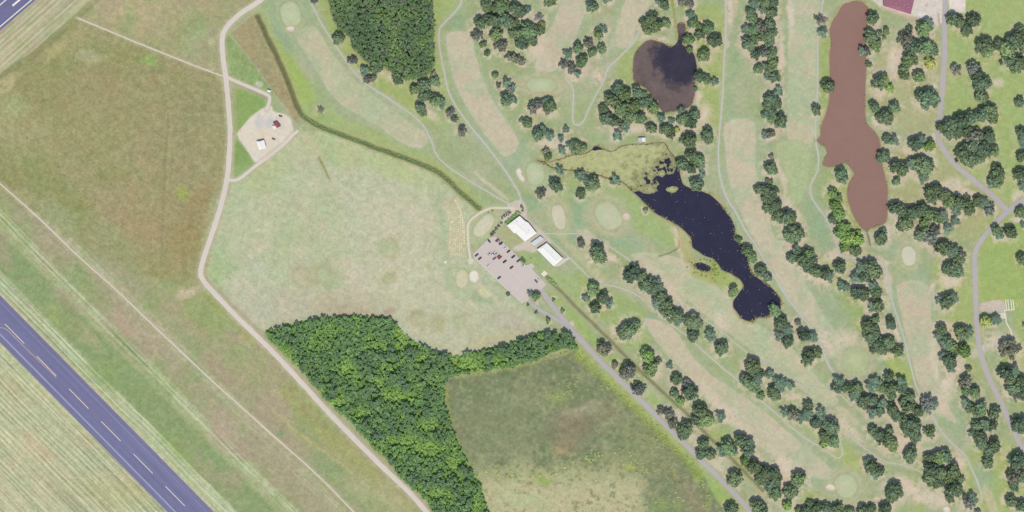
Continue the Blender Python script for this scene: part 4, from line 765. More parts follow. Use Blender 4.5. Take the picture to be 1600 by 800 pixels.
def sheet(name, w, mask, z, mat, jitter=0.0, **kw):
    idw = ids[w]; mk = mask[:-1, :-1] & mask[1:, 1:] & mask[1:, :-1] & mask[:-1, 1:]
    fq = np.stack([idw[1:, :-1], idw[1:, 1:], idw[:-1, 1:], idw[:-1, :-1]], -1)[mk]
    used, inv = np.unique(fq.ravel(), return_inverse=True)
    v = V[used].copy(); v[:, 2] = z
    if jitter:
        rs = np.random.RandomState(3); v[:, 2] += rs.uniform(0, jitter, len(v)); v[:, :2] += rs.uniform(-.5, .5, (len(v), 2)) * S
    return ob(name, np_mesh(name, v, inv.reshape(-1, 4), True), mat, **kw)

WZ = -0.55
mA = water_mat('pond_water_mixed', (108, 93, 87), (56, 50, 62), (W(1061, 96)[0], W(1061, 96)[1], 33., 33., 1.9), .12, .55)
sheet('pond', WA, SA > -2.5, WZ, mA, kind='structure')
mBw = water_mat('pond_water_navy', (43, 40, 60), None, None, .1, .4)
sheet('pond', WB, SB > -2.5, WZ, mBw, kind='structure')
sheet('pond', WS, SS > -2.5, WZ, mBw, kind='structure')
mC = water_mat('pond_water_silt', (148, 117, 106), None, None, .3, .1, .05)
sheet('pond', WC, SC > -2.5, WZ, mC, kind='structure')

# pond weed, floating mats with ragged rims, on a finer grid than the ground
sbf = np.full((NY, NX), -99.0); sbf[WB] = SB
ax = np.arange(832, 1075, .7); ay = np.arange(216, 318, .7); AX, AY = np.meshgrid(ax, ay)
def bil(F, X, Y):
    u_ = (X - gx[0]) / STEP; v_ = (Y - gy[0]) / STEP; i = u_.astype(int); j = v_.astype(int); fu = u_ - i; fv = v_ - j
    return (F[j, i] * (1 - fu) + F[j, i + 1] * fu) * (1 - fv) + (F[j + 1, i] * (1 - fu) + F[j + 1, i + 1] * fu) * fv
SBA = bil(sbf, AX, AY)
front = np.array([(1046, 216), (1052, 240), (1056, 252), (1040, 262), (1026, 266), (1020, 277), (1003, 284), (992, 297), (980, 318)], float)
fd = seg_dist(AX, AY, front, False)
fside = inside(AX, AY, [(820, 200)] + [tuple(q) for q in front] + [(820, 330)])
fsd = np.where(fside, fd, -fd)
nf = vnoise(AX, AY, 9, 41, 4); nf2 = vnoise(AX, AY, 22, 43, 3)
cover = fsd / 13 + (nf - .5) * 5.0 + (nf2 - .5) * 2.4 + (vnoise(AX, AY, 3, 47, 2) - .5) * 1.6
for (ex, ey, rx, ry) in [(1013.5, 296, 14, 9), (1050, 296, 9.5, 5.5), (1034, 271, 6, 6), (1004, 284, 8, 6)]:
    cover = np.maximum(cover, (1 - np.hypot((AX - ex) / rx, (AY - ey) / ry)) * 3 + (nf - .5) * 2.2)
dark_pool = (1 - np.hypot((AX - 931) / 12, (AY - 230.5) / 4)) * 3 + (nf - .5) * 2
km = (cover > 0) & (SBA > .2) & (dark_pool < 0)
def fine_sheet(name, mk, z, mat, jit):
    idf = np.arange(AX.size).reshape(AX.shape); q = mk[:-1, :-1] & mk[1:, 1:] & mk[1:, :-1] & mk[:-1, 1:]
    fq = np.stack([idf[1:, :-1], idf[1:, 1:], idf[:-1, 1:], idf[:-1, :-1]], -1)[q]; used, inv = np.unique(fq.ravel(), return_inverse=True)
    v = np.stack([(AX.ravel()[used] - 800) * S, (400 - AY.ravel()[used]) * S, np.full(len(used), z)], -1); rs = np.random.RandomState(3)
    v[:, 2] += rs.uniform(0, jit, len(v)); v[:, :2] += rs.uniform(-.25, .25, (len(v), 2))
    me = np_mesh(name, v, inv.reshape(-1, 4), True); d_ = np.clip(cover.ravel()[used] / 3, 0, 1)
    me.attributes.new('thickness', 'FLOAT', 'POINT').data.foreach_set('value', d_.astype(np.float32)); return ob(name, me, mat)
m, nt, b = mat_nodes('pond_weed')
p = mnode(nt, 'ShaderNodeNewGeometry').outputs['Position']
tk = mnode(nt, 'ShaderNodeAttribute'); tk.attribute_name = 'thickness'
f = mathn(nt, 'ADD', mathn(nt, 'MULTIPLY', noise_fac(nt, p, .13, 7.0, .82), 1.0), mathn(nt, 'MULTIPLY', tk.outputs['Fac'], .24))
cr = mnode(nt, 'ShaderNodeValToRGB'); nt.links.new(f, cr.inputs[0])
for i, (ps, c) in enumerate([(.34, (104, 100, 84)), (.92, (192, 192, 142)), (.56, (146, 146, 104)), (.72, (176, 178, 126))]):
    e = cr.color_ramp.elements[i] if i < 2 else cr.color_ramp.elements.new(ps)
    e.position = ps; e.color = (*alb(c), 1)
nt.links.new(cr.outputs[0], b.inputs['Base Color']); b.inputs['Roughness'].default_value = .9; b.inputs['Specular IOR Level'].default_value = .1
tag(fine_sheet('pond_weed', km, WZ + .05, m, .12), 'pale yellow green weed covering the upper arm of the pond', 'pond weed', None, 'stuff')
# lily pads scattered on the open water
lp = MB(); rr = random.Random(4)
for _ in range(900):
    x = rr.uniform(1000, 1225); y = rr.uniform(262, 500)
    i = int((x - gx[0]) / STEP); j = int((y - gy[0]) / STEP)
    if sbf[j, i] < 2 or (sbf[j, i] > 9 and rr.random() < .78): continue
    r = rr.uniform(.15, .42); a0 = rr.uniform(0, 6); X, Y, _z = W(x, y)
    lp.add([(X + r * math.cos(a0 + k * 1.05), Y + r * math.sin(a0 + k * 1.05), WZ + .03 + rr.uniform(0, .02)) for k in range(6)], [tuple(range(6))])
tag(lp.build('lily_pads', surf('lily_pad', (176, 178, 150), .7)), 'small pale lily pads floating on the navy pond', 'lily pads', None, 'stuff')
# ------------------------------------------------------------------ runways, roads, paths
_lay = [0.06]
def layer():
    _lay[0] += 0.012; return _lay[0]

def ribbon(name, P, wd, mat, sub=6, smooth=True, wob=0.0, z=None, **kw):
    Qp = curve_pts(P, False, sub) if smooth else np.array(P, float)
    if z is None: z = layer()
    n = len(Qp); T = np.gradient(Qp, axis=0); T /= np.linalg.norm(T, axis=1)[:, None] + 1e-9
    Nn = np.stack([-T[:, 1], T[:, 0]], -1); rr = random.Random(len(P) * 7 + int(wd * 10)); vs = []
    for i in range(n):
        a = wd / 2 * (1 + rr.uniform(-wob, wob)); b = wd / 2 * (1 + rr.uniform(-wob, wob))
        for t in (-a, -a * .4, b * .4, b):
            q = Qp[i] + Nn[i] * t
            zz = z if abs(t) < max(a, b) * .5 else z - .05
            vs.append(W(q[0], q[1], zz))
    f = [(i * 4 + k, i * 4 + k + 1, i * 4 + 5 + k, i * 4 + 4 + k) for i in range(n - 1) for k in range(3)]
    me = np_mesh(name, vs, f)
    return ob(name, me, mat, kw.pop('parent', None), **kw)

def flat(name, P, mat, z=None, parent=None, **kw):
    if z is None: z = layer()
    me = bpy.data.meshes.new(name)
    me.from_pydata([W(x, y, z) for x, y in P], [], [tuple(range(len(P)))]); me.update()
    bm = bmesh.new(); bm.from_mesh(me); bmesh.ops.triangulate(bm, faces=bm.faces); 
    bmesh.ops.recalc_face_normals(bm, faces=bm.faces)
    if bm.faces and bm.faces[0].normal.z < 0: bmesh.ops.reverse_faces(bm, faces=bm.faces)
    bm.to_mesh(me); bm.free()
    return ob(name, me, mat, parent, **kw)

ANG1 = math.radians(45.4); ANG2 = math.radians(-41.6)
m_run = surf('runway_asphalt', (117, 117, 149), .9, 1, .1, .12, .15, streak=(ANG1, .2, .5))
m_run2 = surf('upper_runway_asphalt', (113, 112, 146), .9, 1, .09, .12, .15, streak=(ANG2, .2, .4))
m_edge = surf('faded_paint', (152, 154, 178), .9, 1, .15, .3)
m_white = surf('white_paint', (240, 230, 214), .8, 1, .06, .5)
m_stripe = surf('runway_stripe', (244, 222, 198), .8, 1, .06, .5)
m_orange = surf('orange_paint', (214, 180, 150), .8, 1, .1, .5)
m_gravel = surf('gravel', (213, 203, 190), 1, 1, .07, .12, .05)
m_track = surf('pale_track', (212, 203, 186), 1, 1, .1, .15, .05)
m_cart = surf('cart_path_asphalt', (190, 190, 182), 1, 1, .08, .15, .05)
m_cart2 = surf('worn_cart_path', (190, 190, 174), 1, 1, .1, .15, .05)
m_asph = surf('road_asphalt', (181, 175, 172), 1, 1, .05, .12, .1)
m_lot = surf('lot_gravel', (203, 191, 182), 1, 1, .05, .1, .05)
m_conc = surf('concrete', (226, 220, 202), 1, 1, .05, .2, .1)

ru = lambda off, y: (off + (y - 461.5) * .9865, y)          # off: horizontal distance from the upper edge
run = flat('runway', [ru(0, 380), ru(0, 860), ru(-72, 860), ru(-72, 380)], m_run, .12, kind='structure')
flat('edge_strip', [ru(-58, 380), ru(-58, 860), ru(-61.5, 860), ru(-61.5, 380)], m_edge, .135, run)
flat('edge_strip', [ru(-10, 380), ru(-10, 860), ru(-10.8, 860), ru(-10.8, 380)], m_edge, .135, run)
dv = (0.7022, 0.7119); pv = (0.7119, -0.7022)
for i in range(-1, 8):
    x, y = 7.5 + 50.2 * i, 506 + 50.75 * i
    e = (x + 43.2 * dv[0], y + 43.2 * dv[1]); h = .45
    flat('centre_stripe', [(x - pv[0] * h, y - pv[1] * h), (e[0] - pv[0] * h, e[1] - pv[1] * h), (e[0] + pv[0] * h, e[1] + pv[1] * h), (x + pv[0] * h, y + pv[1] * h)], m_stripe, .15, run)
ribbon('taxi_line', [(-40, 510), (-12, 511.5), (2, 512), (10, 515), (20, 524), (40, 544), (57, 560), (88, 590)], .8, m_orange, z=.16, parent=run)
r2 = flat('runway', [(-50, 91.5), (55.5, 0), (100, -39), (30, -110), (-120, 30)], m_run2, .12, kind='structure')
def dline(a, b, h, mat, name):
    d = np.array(b, float) - a; d /= np.linalg.norm(d); q = np.array([-d[1], d[0]]) * h
    return flat(name, [a - q, b - q, b + q, a + q], mat, .14, r2)
dline(np.array((-40., 75.6)), np.array((92., -36.3)), .75, m_white, 'edge_line')
dline(np.array((19.6, 9.)), np.array((53., -19.)), 1.4, m_white, 'threshold_bar')
dline(np.array((-30., 33.)), np.array((40., -26.)), .7, m_white, 'centre_stripe')

ribbon('gravel_road', MAIN_ROAD, 7.6, m_gravel, wob=.06, kind='structure')
ribbon('gravel_road', PAD_ROAD, 5.0, m_gravel, wob=.1, kind='structure')
ribbon('gravel_road', DIAG_ROAD, 4.8, m_gravel, wob=.08, kind='structure')
ribbon('field_path', FIELD_PATH, 2.0, m_track, wob=.15, kind='structure')
ribbon('airfield_path', AIR_TRACK, 2.1, m_track, wob=.12, kind='structure')
ribbon('loop_path', LOOP, 3.8, surf('pale_path', (212, 204, 180), 1, 1, .05, .2), wob=.04, kind='structure')
th = [k * math.pi / 9 for k in range(18)]
flat('loop_path', [(735.5 + 4.4 * math.cos(t), 408 + 4.6 * math.sin(t)) for t in th], _cache[('pale_path',)], kind='structure')
for k, P in CART.items():
    ribbon('cart_path', P, {'north': 2.5, 'pond': 2.3, 'mid': 2.4, 'lower': 2.2, 'club': 1.9, 'end': 1.8}.get(k, 2.2), m_cart if k not in ('end', 'club', 'lower') else m_cart2, wob=.08, kind='structure')
ribbon('entrance_road', ENTRY, 8.0, m_asph, wob=.02, kind='structure')
ribbon('entrance_road', ENTRY2, 5.6, m_asph, wob=.02, kind='structure')
ribbon('park_road', EAST, 8.2, m_asph, wob=.02, kind='structure')
ribbon('park_road', EAST2, 8.0, m_asph, wob=.02, kind='structure')
lot = flat('parking_lot', LOT, m_lot, kind='structure')
ribbon('lot_line', [(774, 399), (800, 425), (827, 452)], .7, surf('pale_joint', (214, 204, 196), 1), smooth=False, z=_lay[0] + .02, parent=lot)
ribbon('lot_kerb', [(741, 402.5), (777, 438), (816, 474)], .8, surf('pale_kerb', (220, 214, 196), 1), smooth=False, z=_lay[0] + .03, parent=lot)
# worn concrete slab east of the lot, small pads
flat('concrete_pad', [(845, 428), (850.5, 422.5), (856, 427), (850, 432.5)], m_conc, kind='structure')
flat('concrete_pad', [(866, 415.5), (879.5, 405), (889, 401), (890.5, 404), (875, 415), (869, 417)], surf('club_path', (206, 200, 186), 1), kind='structure')
flat('concrete_pad', [(1560, 488.8), (1571, 488), (1571.5, 497.6), (1560.5, 498.5)], surf('pink_concrete', (216, 206, 190), 1), kind='structure')
ribbon('concrete_path', [(1569.5, 485), (1571.5, 496), (1573, 505), (1578, 514), (1581, 522), (1582, 531)], 1.8, m_conc, kind='structure')
for x in (1571.0, 1574.6, 1579.2, 1582.6):
    flat('concrete_path', [(x - .8, 468), (x + .8, 467.6), (x + 2.6, 483.4), (x + 1.0, 483.8)], m_conc, kind='structure')
flat('concrete_path', [(1568.6, 484), (1585, 482.8), (1585.2, 484.4), (1568.8, 485.7)], m_conc, kind='structure')
m_yl = surf('yellow_line', (204, 198, 140), 1)
for k in range(9):
    x = 1587 + k * 3.1
    flat('painted_line', [(x - .35, 466.5), (x + .35, 466.5), (x + 2.2, 480), (x + 1.5, 480)], m_yl, kind='structure')

# ------------------------------------------------------------------ buildings
m_roofw = surf('white_roof', (238, 236, 228), .7, 1, .03, .15, .2)
m_wall = surf('cream_wall', (206, 200, 184), .9, 1, .05, .5)
m_trim = surf('dark_trim', (120, 110, 104), .9)
m_glass = surf('window_glass', (60, 66, 80), .15, 1, .05, .5, .6)
m_door = surf('brown_door', (110, 86, 70), .8)
m_unit = surf('metal_unit', (186, 188, 190), .6)
m_red = surf('red_roof', (150, 84, 92), .7, 1, .06, .3)
m_maroon = surf('maroon_roof', (152, 98, 116), .7, 1, .07, .2)

def wall_frame(P, i):
    a = Vector(W(*P[i])); b = Vector(W(*P[(i + 1) % len(P)])); d = (b - a); L = d.length; d.normalize()
    return a, d, Vector((d.y, -d.x, 0)), L

def openings(root, P, h, wall_every=5.0, door_at=(0,)):
    """windows and doors on the outer walls; P runs so that the outside is found from the centroid"""
    c = Vector((sum(W(*p)[0] for p in P) / len(P), sum(W(*p)[1] for p in P) / len(P), 0))
    for i in range(len(P)):
        a, d, nrm, L = wall_frame(P, i)
        mid = a + d * (L / 2)
        if (mid - c).dot(nrm) < 0: nrm = -nrm
        n = int(L / wall_every)
        for k in range(n):
            s = (k + .5) * L / n; base = a + d * s + nrm * .03
            isdoor = i in door_at and k == n // 2
            wd_, z0, z1 = (1.1, .05, 2.15) if isdoor else (1.3, 1.0, 2.3)
            mb = MB(); q = [base - d * wd_ / 2, base + d * wd_ / 2]
            v = []
            for z in (z0, z1):
                for pt in q:
                    v += [(pt.x, pt.y, z), (pt.x + nrm.x * .08, pt.y + nrm.y * .08, z)]
            mb.add([v[0], v[2], v[3], v[1], v[4], v[6], v[7], v[5]], [(0, 1, 2, 3), (4, 5, 6, 7), (0, 1, 5, 4), (1, 2, 6, 5), (2, 3, 7, 6), (3, 0, 4, 7)])
            w_ = mb.build('door' if isdoor else 'window', m_door if isdoor else m_glass, root)

def club(name, foot, h, ridge, label, cat='building', roof=m_roofw, wall=m_wall, units=(), over=.5, rise=.9, door_at=(0, 2)):
    """foot: wall corners on the map; ridge: two map points the roof rises to"""
    root = empty(name, (0, 0, 0)); tag(root, label, cat)
    P = [W(*p) for p in foot]
    MB().prism([(p[0], p[1]) for p in P], 0, h).build('wall', wall, root)
    cx = sum(p[0] for p in P) / len(P); cy = sum(p[1] for p in P) / len(P)
    # roof: eaves slab plus low slopes to the ridge
    O = []
    for p in P:
        v = Vector((p[0] - cx, p[1] - cy)); v *= (1 + over / max(v.length, .1)); O.append((cx + v.x, cy + v.y))
    n = len(O); rg = [W(*q) for q in ridge]; v = [(x, y, h + .02) for x, y in O] + [(x, y, h + .3) for x, y in O] + [(r[0], r[1], h + .3 + rise) for r in rg]
    f = [tuple(range(n - 1, -1, -1))] + [(i, (i + 1) % n, n + (i + 1) % n, n + i) for i in range(n)]
    near = [0 if (Vector(o) - Vector(rg[0][:2])).length < (Vector(o) - Vector(rg[1][:2])).length else 1 for o in O]
    for i in range(n):
        j = (i + 1) % n
        if near[i] == near[j]: f.append((n + i, n + j, 2 * n + near[i]))
        else: f.append((n + i, n + j, 2 * n + near[j], 2 * n + near[i]))
    rf = MB().add(v, f).build('roof', roof, root)
    MB().tube((rg[0][0], rg[0][1], h + .34 + rise), (rg[1][0], rg[1][1], h + .34 + rise), .14, .14, 6).build('ridge_cap', m_unit if roof is m_roofw else roof, rf)
    for (ux, uy, sz) in units:
        X, Y, _ = W(ux, uy); MB().box(X - sz, Y - sz, h + .3, X + sz, Y + sz, h + 1.5 + rise * .5, .12, .12).build('roof_unit', m_unit, rf)
    openings(root, foot, h, 5.0, door_at)
    return root

club('clubhouse', [(811.8, 338), (820.5, 346.2), (825, 348.4), (838, 364.3), (820, 376.8), (806, 363.6), (803.5, 364), (792.6, 352.4)], 4.0, [(806, 349.5), (825, 366)], 'large white-roofed clubhouse between the green hedge and the patio', units=((808, 347, .5), (826, 360, .45), (817, 352, .3)), rise=.7)
club('cart_barn', [(854.4, 380), (879.2, 403.8), (865, 415.5), (839.5, 390)], 3.6, [(849, 387), (870, 407.5)], 'long white-roofed barn below the patio, beside the pale concrete path', units=((862, 395, .3),), rise=.8)
# patio canopy of pale panels
can = empty('patio_canopy', (0, 0, 0)); tag(can, 'pale blue-grey ribbed canopy on the patio between the two white-roofed buildings', 'canopy')
m_pan = surf('canopy_panel', (208, 212, 214), .6, 1, .03, .3)
A, Bq = np.array((844.2, 368.8)), np.array((829.2, 379.6)); off = np.array((5.2, 4.6))
for k in range(9):
    t0, t1 = k / 9 + .004, (k + 1) / 9 - .004
    p = [A + (Bq - A) * t0, A + (Bq - A) * t1, A + (Bq - A) * t1 + off, A + (Bq - A) * t0 + off]
    MB().prism([W(*q)[:2] for q in p], 2.9 + (k % 2) * .03, 2.98 + (k % 2) * .03).build('roof_panel', m_pan, can)
for q in (A, Bq, A + off, Bq + off):
    X, Y, _ = W(*(q * .96 + (A + Bq + off) / 2 * .04)); MB().tube((X, Y, 0), (X, Y, 2.9), .12, .12).build('post', m_unit, can)
club('storage_building', [(401.4, 221.8), (412.6, 219.6), (416, 230.8), (405, 233.8)], 4.2, [(406.5, 222), (410.6, 231.5)], 'square white-roofed building in the middle of the gravel yard', units=(), rise=.8)
club('red_shed', [(427.2, 192.2), (433.2, 190.8), (438.6, 197.2), (433, 199.8)], 3.4, [(429.5, 192.4), (435.6, 198.2)], 'small red-roofed shed at the upper part of the gravel yard', roof=m_red, rise=.8, door_at=(0,))
club('lean_to', [(426, 197.5), (429.5, 196.6), (432, 199.8), (428.2, 201)], 2.6, [(427.5, 198), (430.5, 199.8)], 'low white lean-to beside the red-roofed shed', roof=m_roofw, rise=.3, door_at=(0,))
club('storage_shed', [(418.8, 140.5), (423.4, 141.6), (422.3, 144.2), (417.9, 143)], 2.6, [(419, 142), (422.6, 142.8)], 'tiny white shed beside the track above the gravel yard', rise=.4, door_at=(0,))
club('maroon_hall', [(1382, -46), (1438, -46), (1422, 22.3), (1380, 9.2)], 5.5, [(1408, -40), (1402, 10)], 'big maroon-roofed hall cut by the top edge', roof=m_maroon, rise=1.5, units=((1391, 4, .55), (1399, 6.5, .6), (1404, 2.5, .5), (1412, 8, .6), (1417, 6, .5), (1418.5, 12, .55)), door_at=(1,))
# pond pavilion: left roof half coloured grey, right half paler
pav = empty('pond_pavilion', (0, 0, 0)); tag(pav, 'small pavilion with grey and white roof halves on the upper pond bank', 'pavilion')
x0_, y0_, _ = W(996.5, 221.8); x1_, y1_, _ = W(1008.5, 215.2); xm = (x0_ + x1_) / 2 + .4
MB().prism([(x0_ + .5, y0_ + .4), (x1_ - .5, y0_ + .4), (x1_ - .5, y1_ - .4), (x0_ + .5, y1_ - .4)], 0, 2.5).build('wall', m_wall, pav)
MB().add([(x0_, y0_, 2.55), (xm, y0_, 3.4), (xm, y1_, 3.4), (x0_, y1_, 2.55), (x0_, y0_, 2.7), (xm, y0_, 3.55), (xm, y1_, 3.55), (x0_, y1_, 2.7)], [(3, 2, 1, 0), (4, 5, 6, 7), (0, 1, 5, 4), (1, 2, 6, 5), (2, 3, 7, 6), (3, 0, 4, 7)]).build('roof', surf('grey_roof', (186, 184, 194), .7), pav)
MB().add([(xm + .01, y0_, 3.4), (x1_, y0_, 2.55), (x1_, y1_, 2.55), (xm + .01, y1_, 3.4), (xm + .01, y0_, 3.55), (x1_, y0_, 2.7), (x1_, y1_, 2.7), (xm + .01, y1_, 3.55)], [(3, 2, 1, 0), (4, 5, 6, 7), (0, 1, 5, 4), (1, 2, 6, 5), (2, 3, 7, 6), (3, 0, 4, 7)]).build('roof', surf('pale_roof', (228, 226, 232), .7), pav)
MB().box(x0_ + 2, y0_ + .3, .05, x0_ + 3.1, y0_ + .42, 2.1).build('door', m_door, pav)
# ------------------------------------------------------------------ trees
def ico(sub):
    bm = bmesh.new(); bmesh.ops.create_icosphere(bm, subdivisions=sub, radius=1.0)
    v = np.array([q.co[:] for q in bm.verts]); f = np.array([[q.index for q in p.verts] for p in bm.faces]); bm.free(); return v, f
ICO1 = ico(1); ICO2 = ico(2)

def crown_arrays(seed, lobes, leaves, core=ICO1, flat_=.62, leaf=.085, ragged=0.0, size=.31):
    """a broad crown of unit radius, base at z=0.15: bumpy lobes wrapped in leaf clumps. Triangles."""
    rs = np.random.RandomState(seed); vs, fs, tint = [], [], []; n = 0
    for i in range(lobes):
        r = math.sqrt((i + .5) / lobes) * (.76 + ragged * rs.uniform(-.3, .25)); a = i * 2.39996 + rs.uniform(-.45, .45)
        c = np.array([r * math.cos(a), r * math.sin(a), .42 + flat_ * (1 - r * r) * rs.uniform(.55, 1.15) + rs.uniform(-.14, .14)])
        R_ = rs.uniform(.55, 1.0) * size * (1.12 - .25 * r); sq = rs.uniform(.75, 1.0)
        v = core[0] * R_ * (1 + rs.uniform(-.2, .2, (len(core[0]), 1))); v[:, 2] *= sq
        vs.append(v + c); fs.append(core[1] + n); n += len(v); lt = rs.uniform(.8, 1.16); tint.append(np.full(len(v), lt * .85))
        d = rs.normal(size=(leaves, 3)); d[:, 2] = np.abs(d[:, 2]) * .8 + d[:, 2] * .3; d /= np.linalg.norm(d, axis=1)[:, None]
        p = c + d * R_ * rs.uniform(.92, 1.22, (leaves, 1)) * np.array([1, 1, sq])
        nn = d + rs.normal(size=(leaves, 3)) * .55; nn /= np.linalg.norm(nn, axis=1)[:, None]
        t1 = np.cross(nn, rs.normal(size=(leaves, 3))); t1 /= np.linalg.norm(t1, axis=1)[:, None] + 1e-9; t2 = np.cross(nn, t1)
        s = leaf * rs.uniform(.6, 1.35, (leaves, 1))
        q = np.stack([p - t1 * s - t2 * s * .6, p + t1 * s - t2 * s * .7, p + t1 * s * .7 + t2 * s, p - t1 * s * .8 + t2 * s * .8], 1).reshape(-1, 3)
        b = n + np.arange(leaves)[:, None] * 4
        vs.append(q); fs.append(np.vstack([b + [0, 1, 2], b + [0, 2, 3]])); n += len(q)
        tint.append(np.repeat(lt * rs.uniform(.8, 1.25, leaves), 4))
    return np.vstack(vs), np.vstack(fs), np.concatenate(tint)

def crown_mesh(name, arr):
    v, f, t = arr; me = np_mesh(name, v, f)
    me.attributes.new('leaf_tone', 'FLOAT', 'POINT').data.foreach_set('value', t.astype(np.float32)); return me

def leaf_mat(name, c, gain, vary=.48, attr_col=False):
    m, nt, b = mat_nodes(name)
    a = alb(c, gain)
    at = mnode(nt, 'ShaderNodeAttribute'); at.attribute_name = 'leaf_tone'
    oi = mnode(nt, 'ShaderNodeObjectInfo')
    p = mnode(nt, 'ShaderNodeNewGeometry').outputs['Position']
    k = mathn(nt, 'MULTIPLY', at.outputs['Fac'], mathn(nt, 'ADD', mathn(nt, 'MULTIPLY', oi.outputs['Random'], vary), 1 - vary / 2))
    k = mathn(nt, 'MULTIPLY', k, mathn(nt, 'ADD', mathn(nt, 'MULTIPLY', noise_fac(nt, p, .25, 3.0), .5), .75))
    if attr_col:
        ca = mnode(nt, 'ShaderNodeAttribute'); ca.attribute_name = 'leaf_colour'; cc = scale_col(nt, ca.outputs['Color'], k)
    else:
        mx = mnode(nt, 'ShaderNodeMix', data_type='RGBA'); mx.inputs['A'].default_value = (*a, 1); mx.inputs['B'].default_value = (a[0] * 1.28, a[1] * 1.14, a[2] * .92, 1)
        nt.links.new(mathn(nt, 'FRACT', mathn(nt, 'MULTIPLY', oi.outputs['Random'], 7.3)), mx.inputs['Factor'])
        cc = scale_col(nt, mx.outputs['Result'], k)
    nt.links.new(cc, b.inputs['Base Color']); b.inputs['Roughness'].default_value = .75; b.inputs['Specular IOR Level'].default_value = .15
    return m

TG = 1.85
LEAF = {'d': leaf_mat('dark_leaves', (88, 107, 85), TG), 'g': leaf_mat('green_leaves', (96, 118, 86), TG), 'G': leaf_mat('grey_leaves', (102, 108, 100), TG),
        'b': leaf_mat('bright_leaves', (106, 134, 80), TG), 'y': leaf_mat('yellow_leaves', (136, 150, 92), TG), 'k': leaf_mat('sparse_leaves', (106, 108, 104), TG)}
m_bark = surf('bark', (104, 92, 82), 1, 1, .2, 1.2)

FULL = [crown_mesh('crown', crown_arrays(100 + i, 50 + i % 4 * 5, 40, ICO1, .6 + .05 * (i % 3), .062, .8, .235)) for i in range(12)]
RAG = [crown_mesh('crown', crown_arrays(200 + i, 32, 36, ICO1, .6, .062, 1.2, .22)) for i in range(6)]
BARE = [crown_mesh('crown', crown_arrays(300 + i, 20, 26, (ICO1[0] * .35, ICO1[1]), .6, .06, .9)) for i in range(2)]
SMALL = [crown_mesh('crown', crown_arrays(400 + i, 9, 40, ICO1, .6, .12, .4)) for i in range(3)]

def trunk_mesh(seed, bare=False):
    rs = random.Random(seed); mb = MB()
    mb.tube((0, 0, -.05), (.01, .01, .22), .075, .05, 8).tube((.01, .01, .22), (.02, 0, .5), .05, .035, 7)
    for k in range(9 if bare else 5):
        a = k * 2.4 + rs.uniform(-.3, .3); r = rs.uniform(.4, .75); z = rs.uniform(.5, .85)
        p = (.5 * r * math.cos(a), .5 * r * math.sin(a), z * .72)
        mb.tube((.01, 0, .25 + .03 * k), p, .028, .018, 5).tube(p, (r * math.cos(a + .2), r * math.sin(a + .2), z), .018, .008, 5)
    return mb.mesh('trunk')
TRUNK = [trunk_mesh(i) for i in range(3)]; TRUNKB = [trunk_mesh(9, True)]

LOOKW = {'d': 'dark green', 'g': 'mid green', 'G': 'grey-green', 'b': 'bright green', 'y': 'yellow-green', 'k': 'thin bare grey'}
NAMEW = {'d': 'shade_tree', 'g': 'leafy_tree', 'G': 'grey_tree', 'b': 'bright_tree', 'y': 'yellow_tree', 'k': 'bare_tree'}
GROUPW = {'d': 'dark green trees of the golf course and park', 'g': 'mid green trees of the golf course and park', 'G': 'grey-green trees of the golf course and park', 'b': 'bright green trees', 'y': 'yellow-green trees', 'k': 'thin bare trees'}
MARKS = [('the clubhouse', 815, 355), ('the cart barn', 862, 398), ('the parking lot', 812, 440), ('the round murky pond', 1040, 110), ('the weedy pond arm', 950, 255), ('the navy pond', 1105, 345), ("the lower navy pond", 1185, 465),
 ("the upper brown pond", 1322, 50), ('the brown pond', 1335, 170), ("the lower brown pond", 1355, 315), ('the maroon roof', 1405, 10), ('the park road junction', 1572, 330), ('the pale concrete strips', 1578, 478),
 ('the upper woods', 620, 90), ('the top corner green', 454, 22), ('the rectangular green', 845, 133), ('the kidney-bunker green', 836, 271), ('the narrow tan green', 873, 339), ('the pink-bunker green', 951, 337), ('the round green', 1337, 563),
 ('the lowest green', 1322, 759), ('the pale green', 1420, 400), ('the upper entrance road', 882, 500), ('the middle entrance road', 985, 610), ('the lower entrance road', 1110, 730), ('the straight park road', 1475, 100), ('the park road bend', 1480, 240),
 ('the vertical park road', 1524, 450), ('the slanting park road', 1562, 630), ('the straight cart path', 1130, 110), ('the hooked cart path', 920, 170), ('the pond-side cart path', 1277, 100), ('the curving cart path', 1290, 340), ('the long tan fairway', 1230, 450), ('the middle fairway', 1120, 490), ('the diagonal fairway', 1160, 650),
 ('the lower-right fairway', 1440, 540), ("the lowest tan fairway", 1480, 640), ('the cart path hairpin', 1312, 708), ('the lowest cart path', 1515, 740), ('the top tan fairway', 870, 40), ('the short top fairway', 975, 30), ('the upper-middle fairway', 740, 120), ('the west fairway', 520, 130)]
ORD = 'first second third fourth fifth sixth seventh eighth ninth tenth eleventh twelfth thirteenth fourteenth fifteenth sixteenth seventeenth eighteenth nineteenth twentieth'.split()

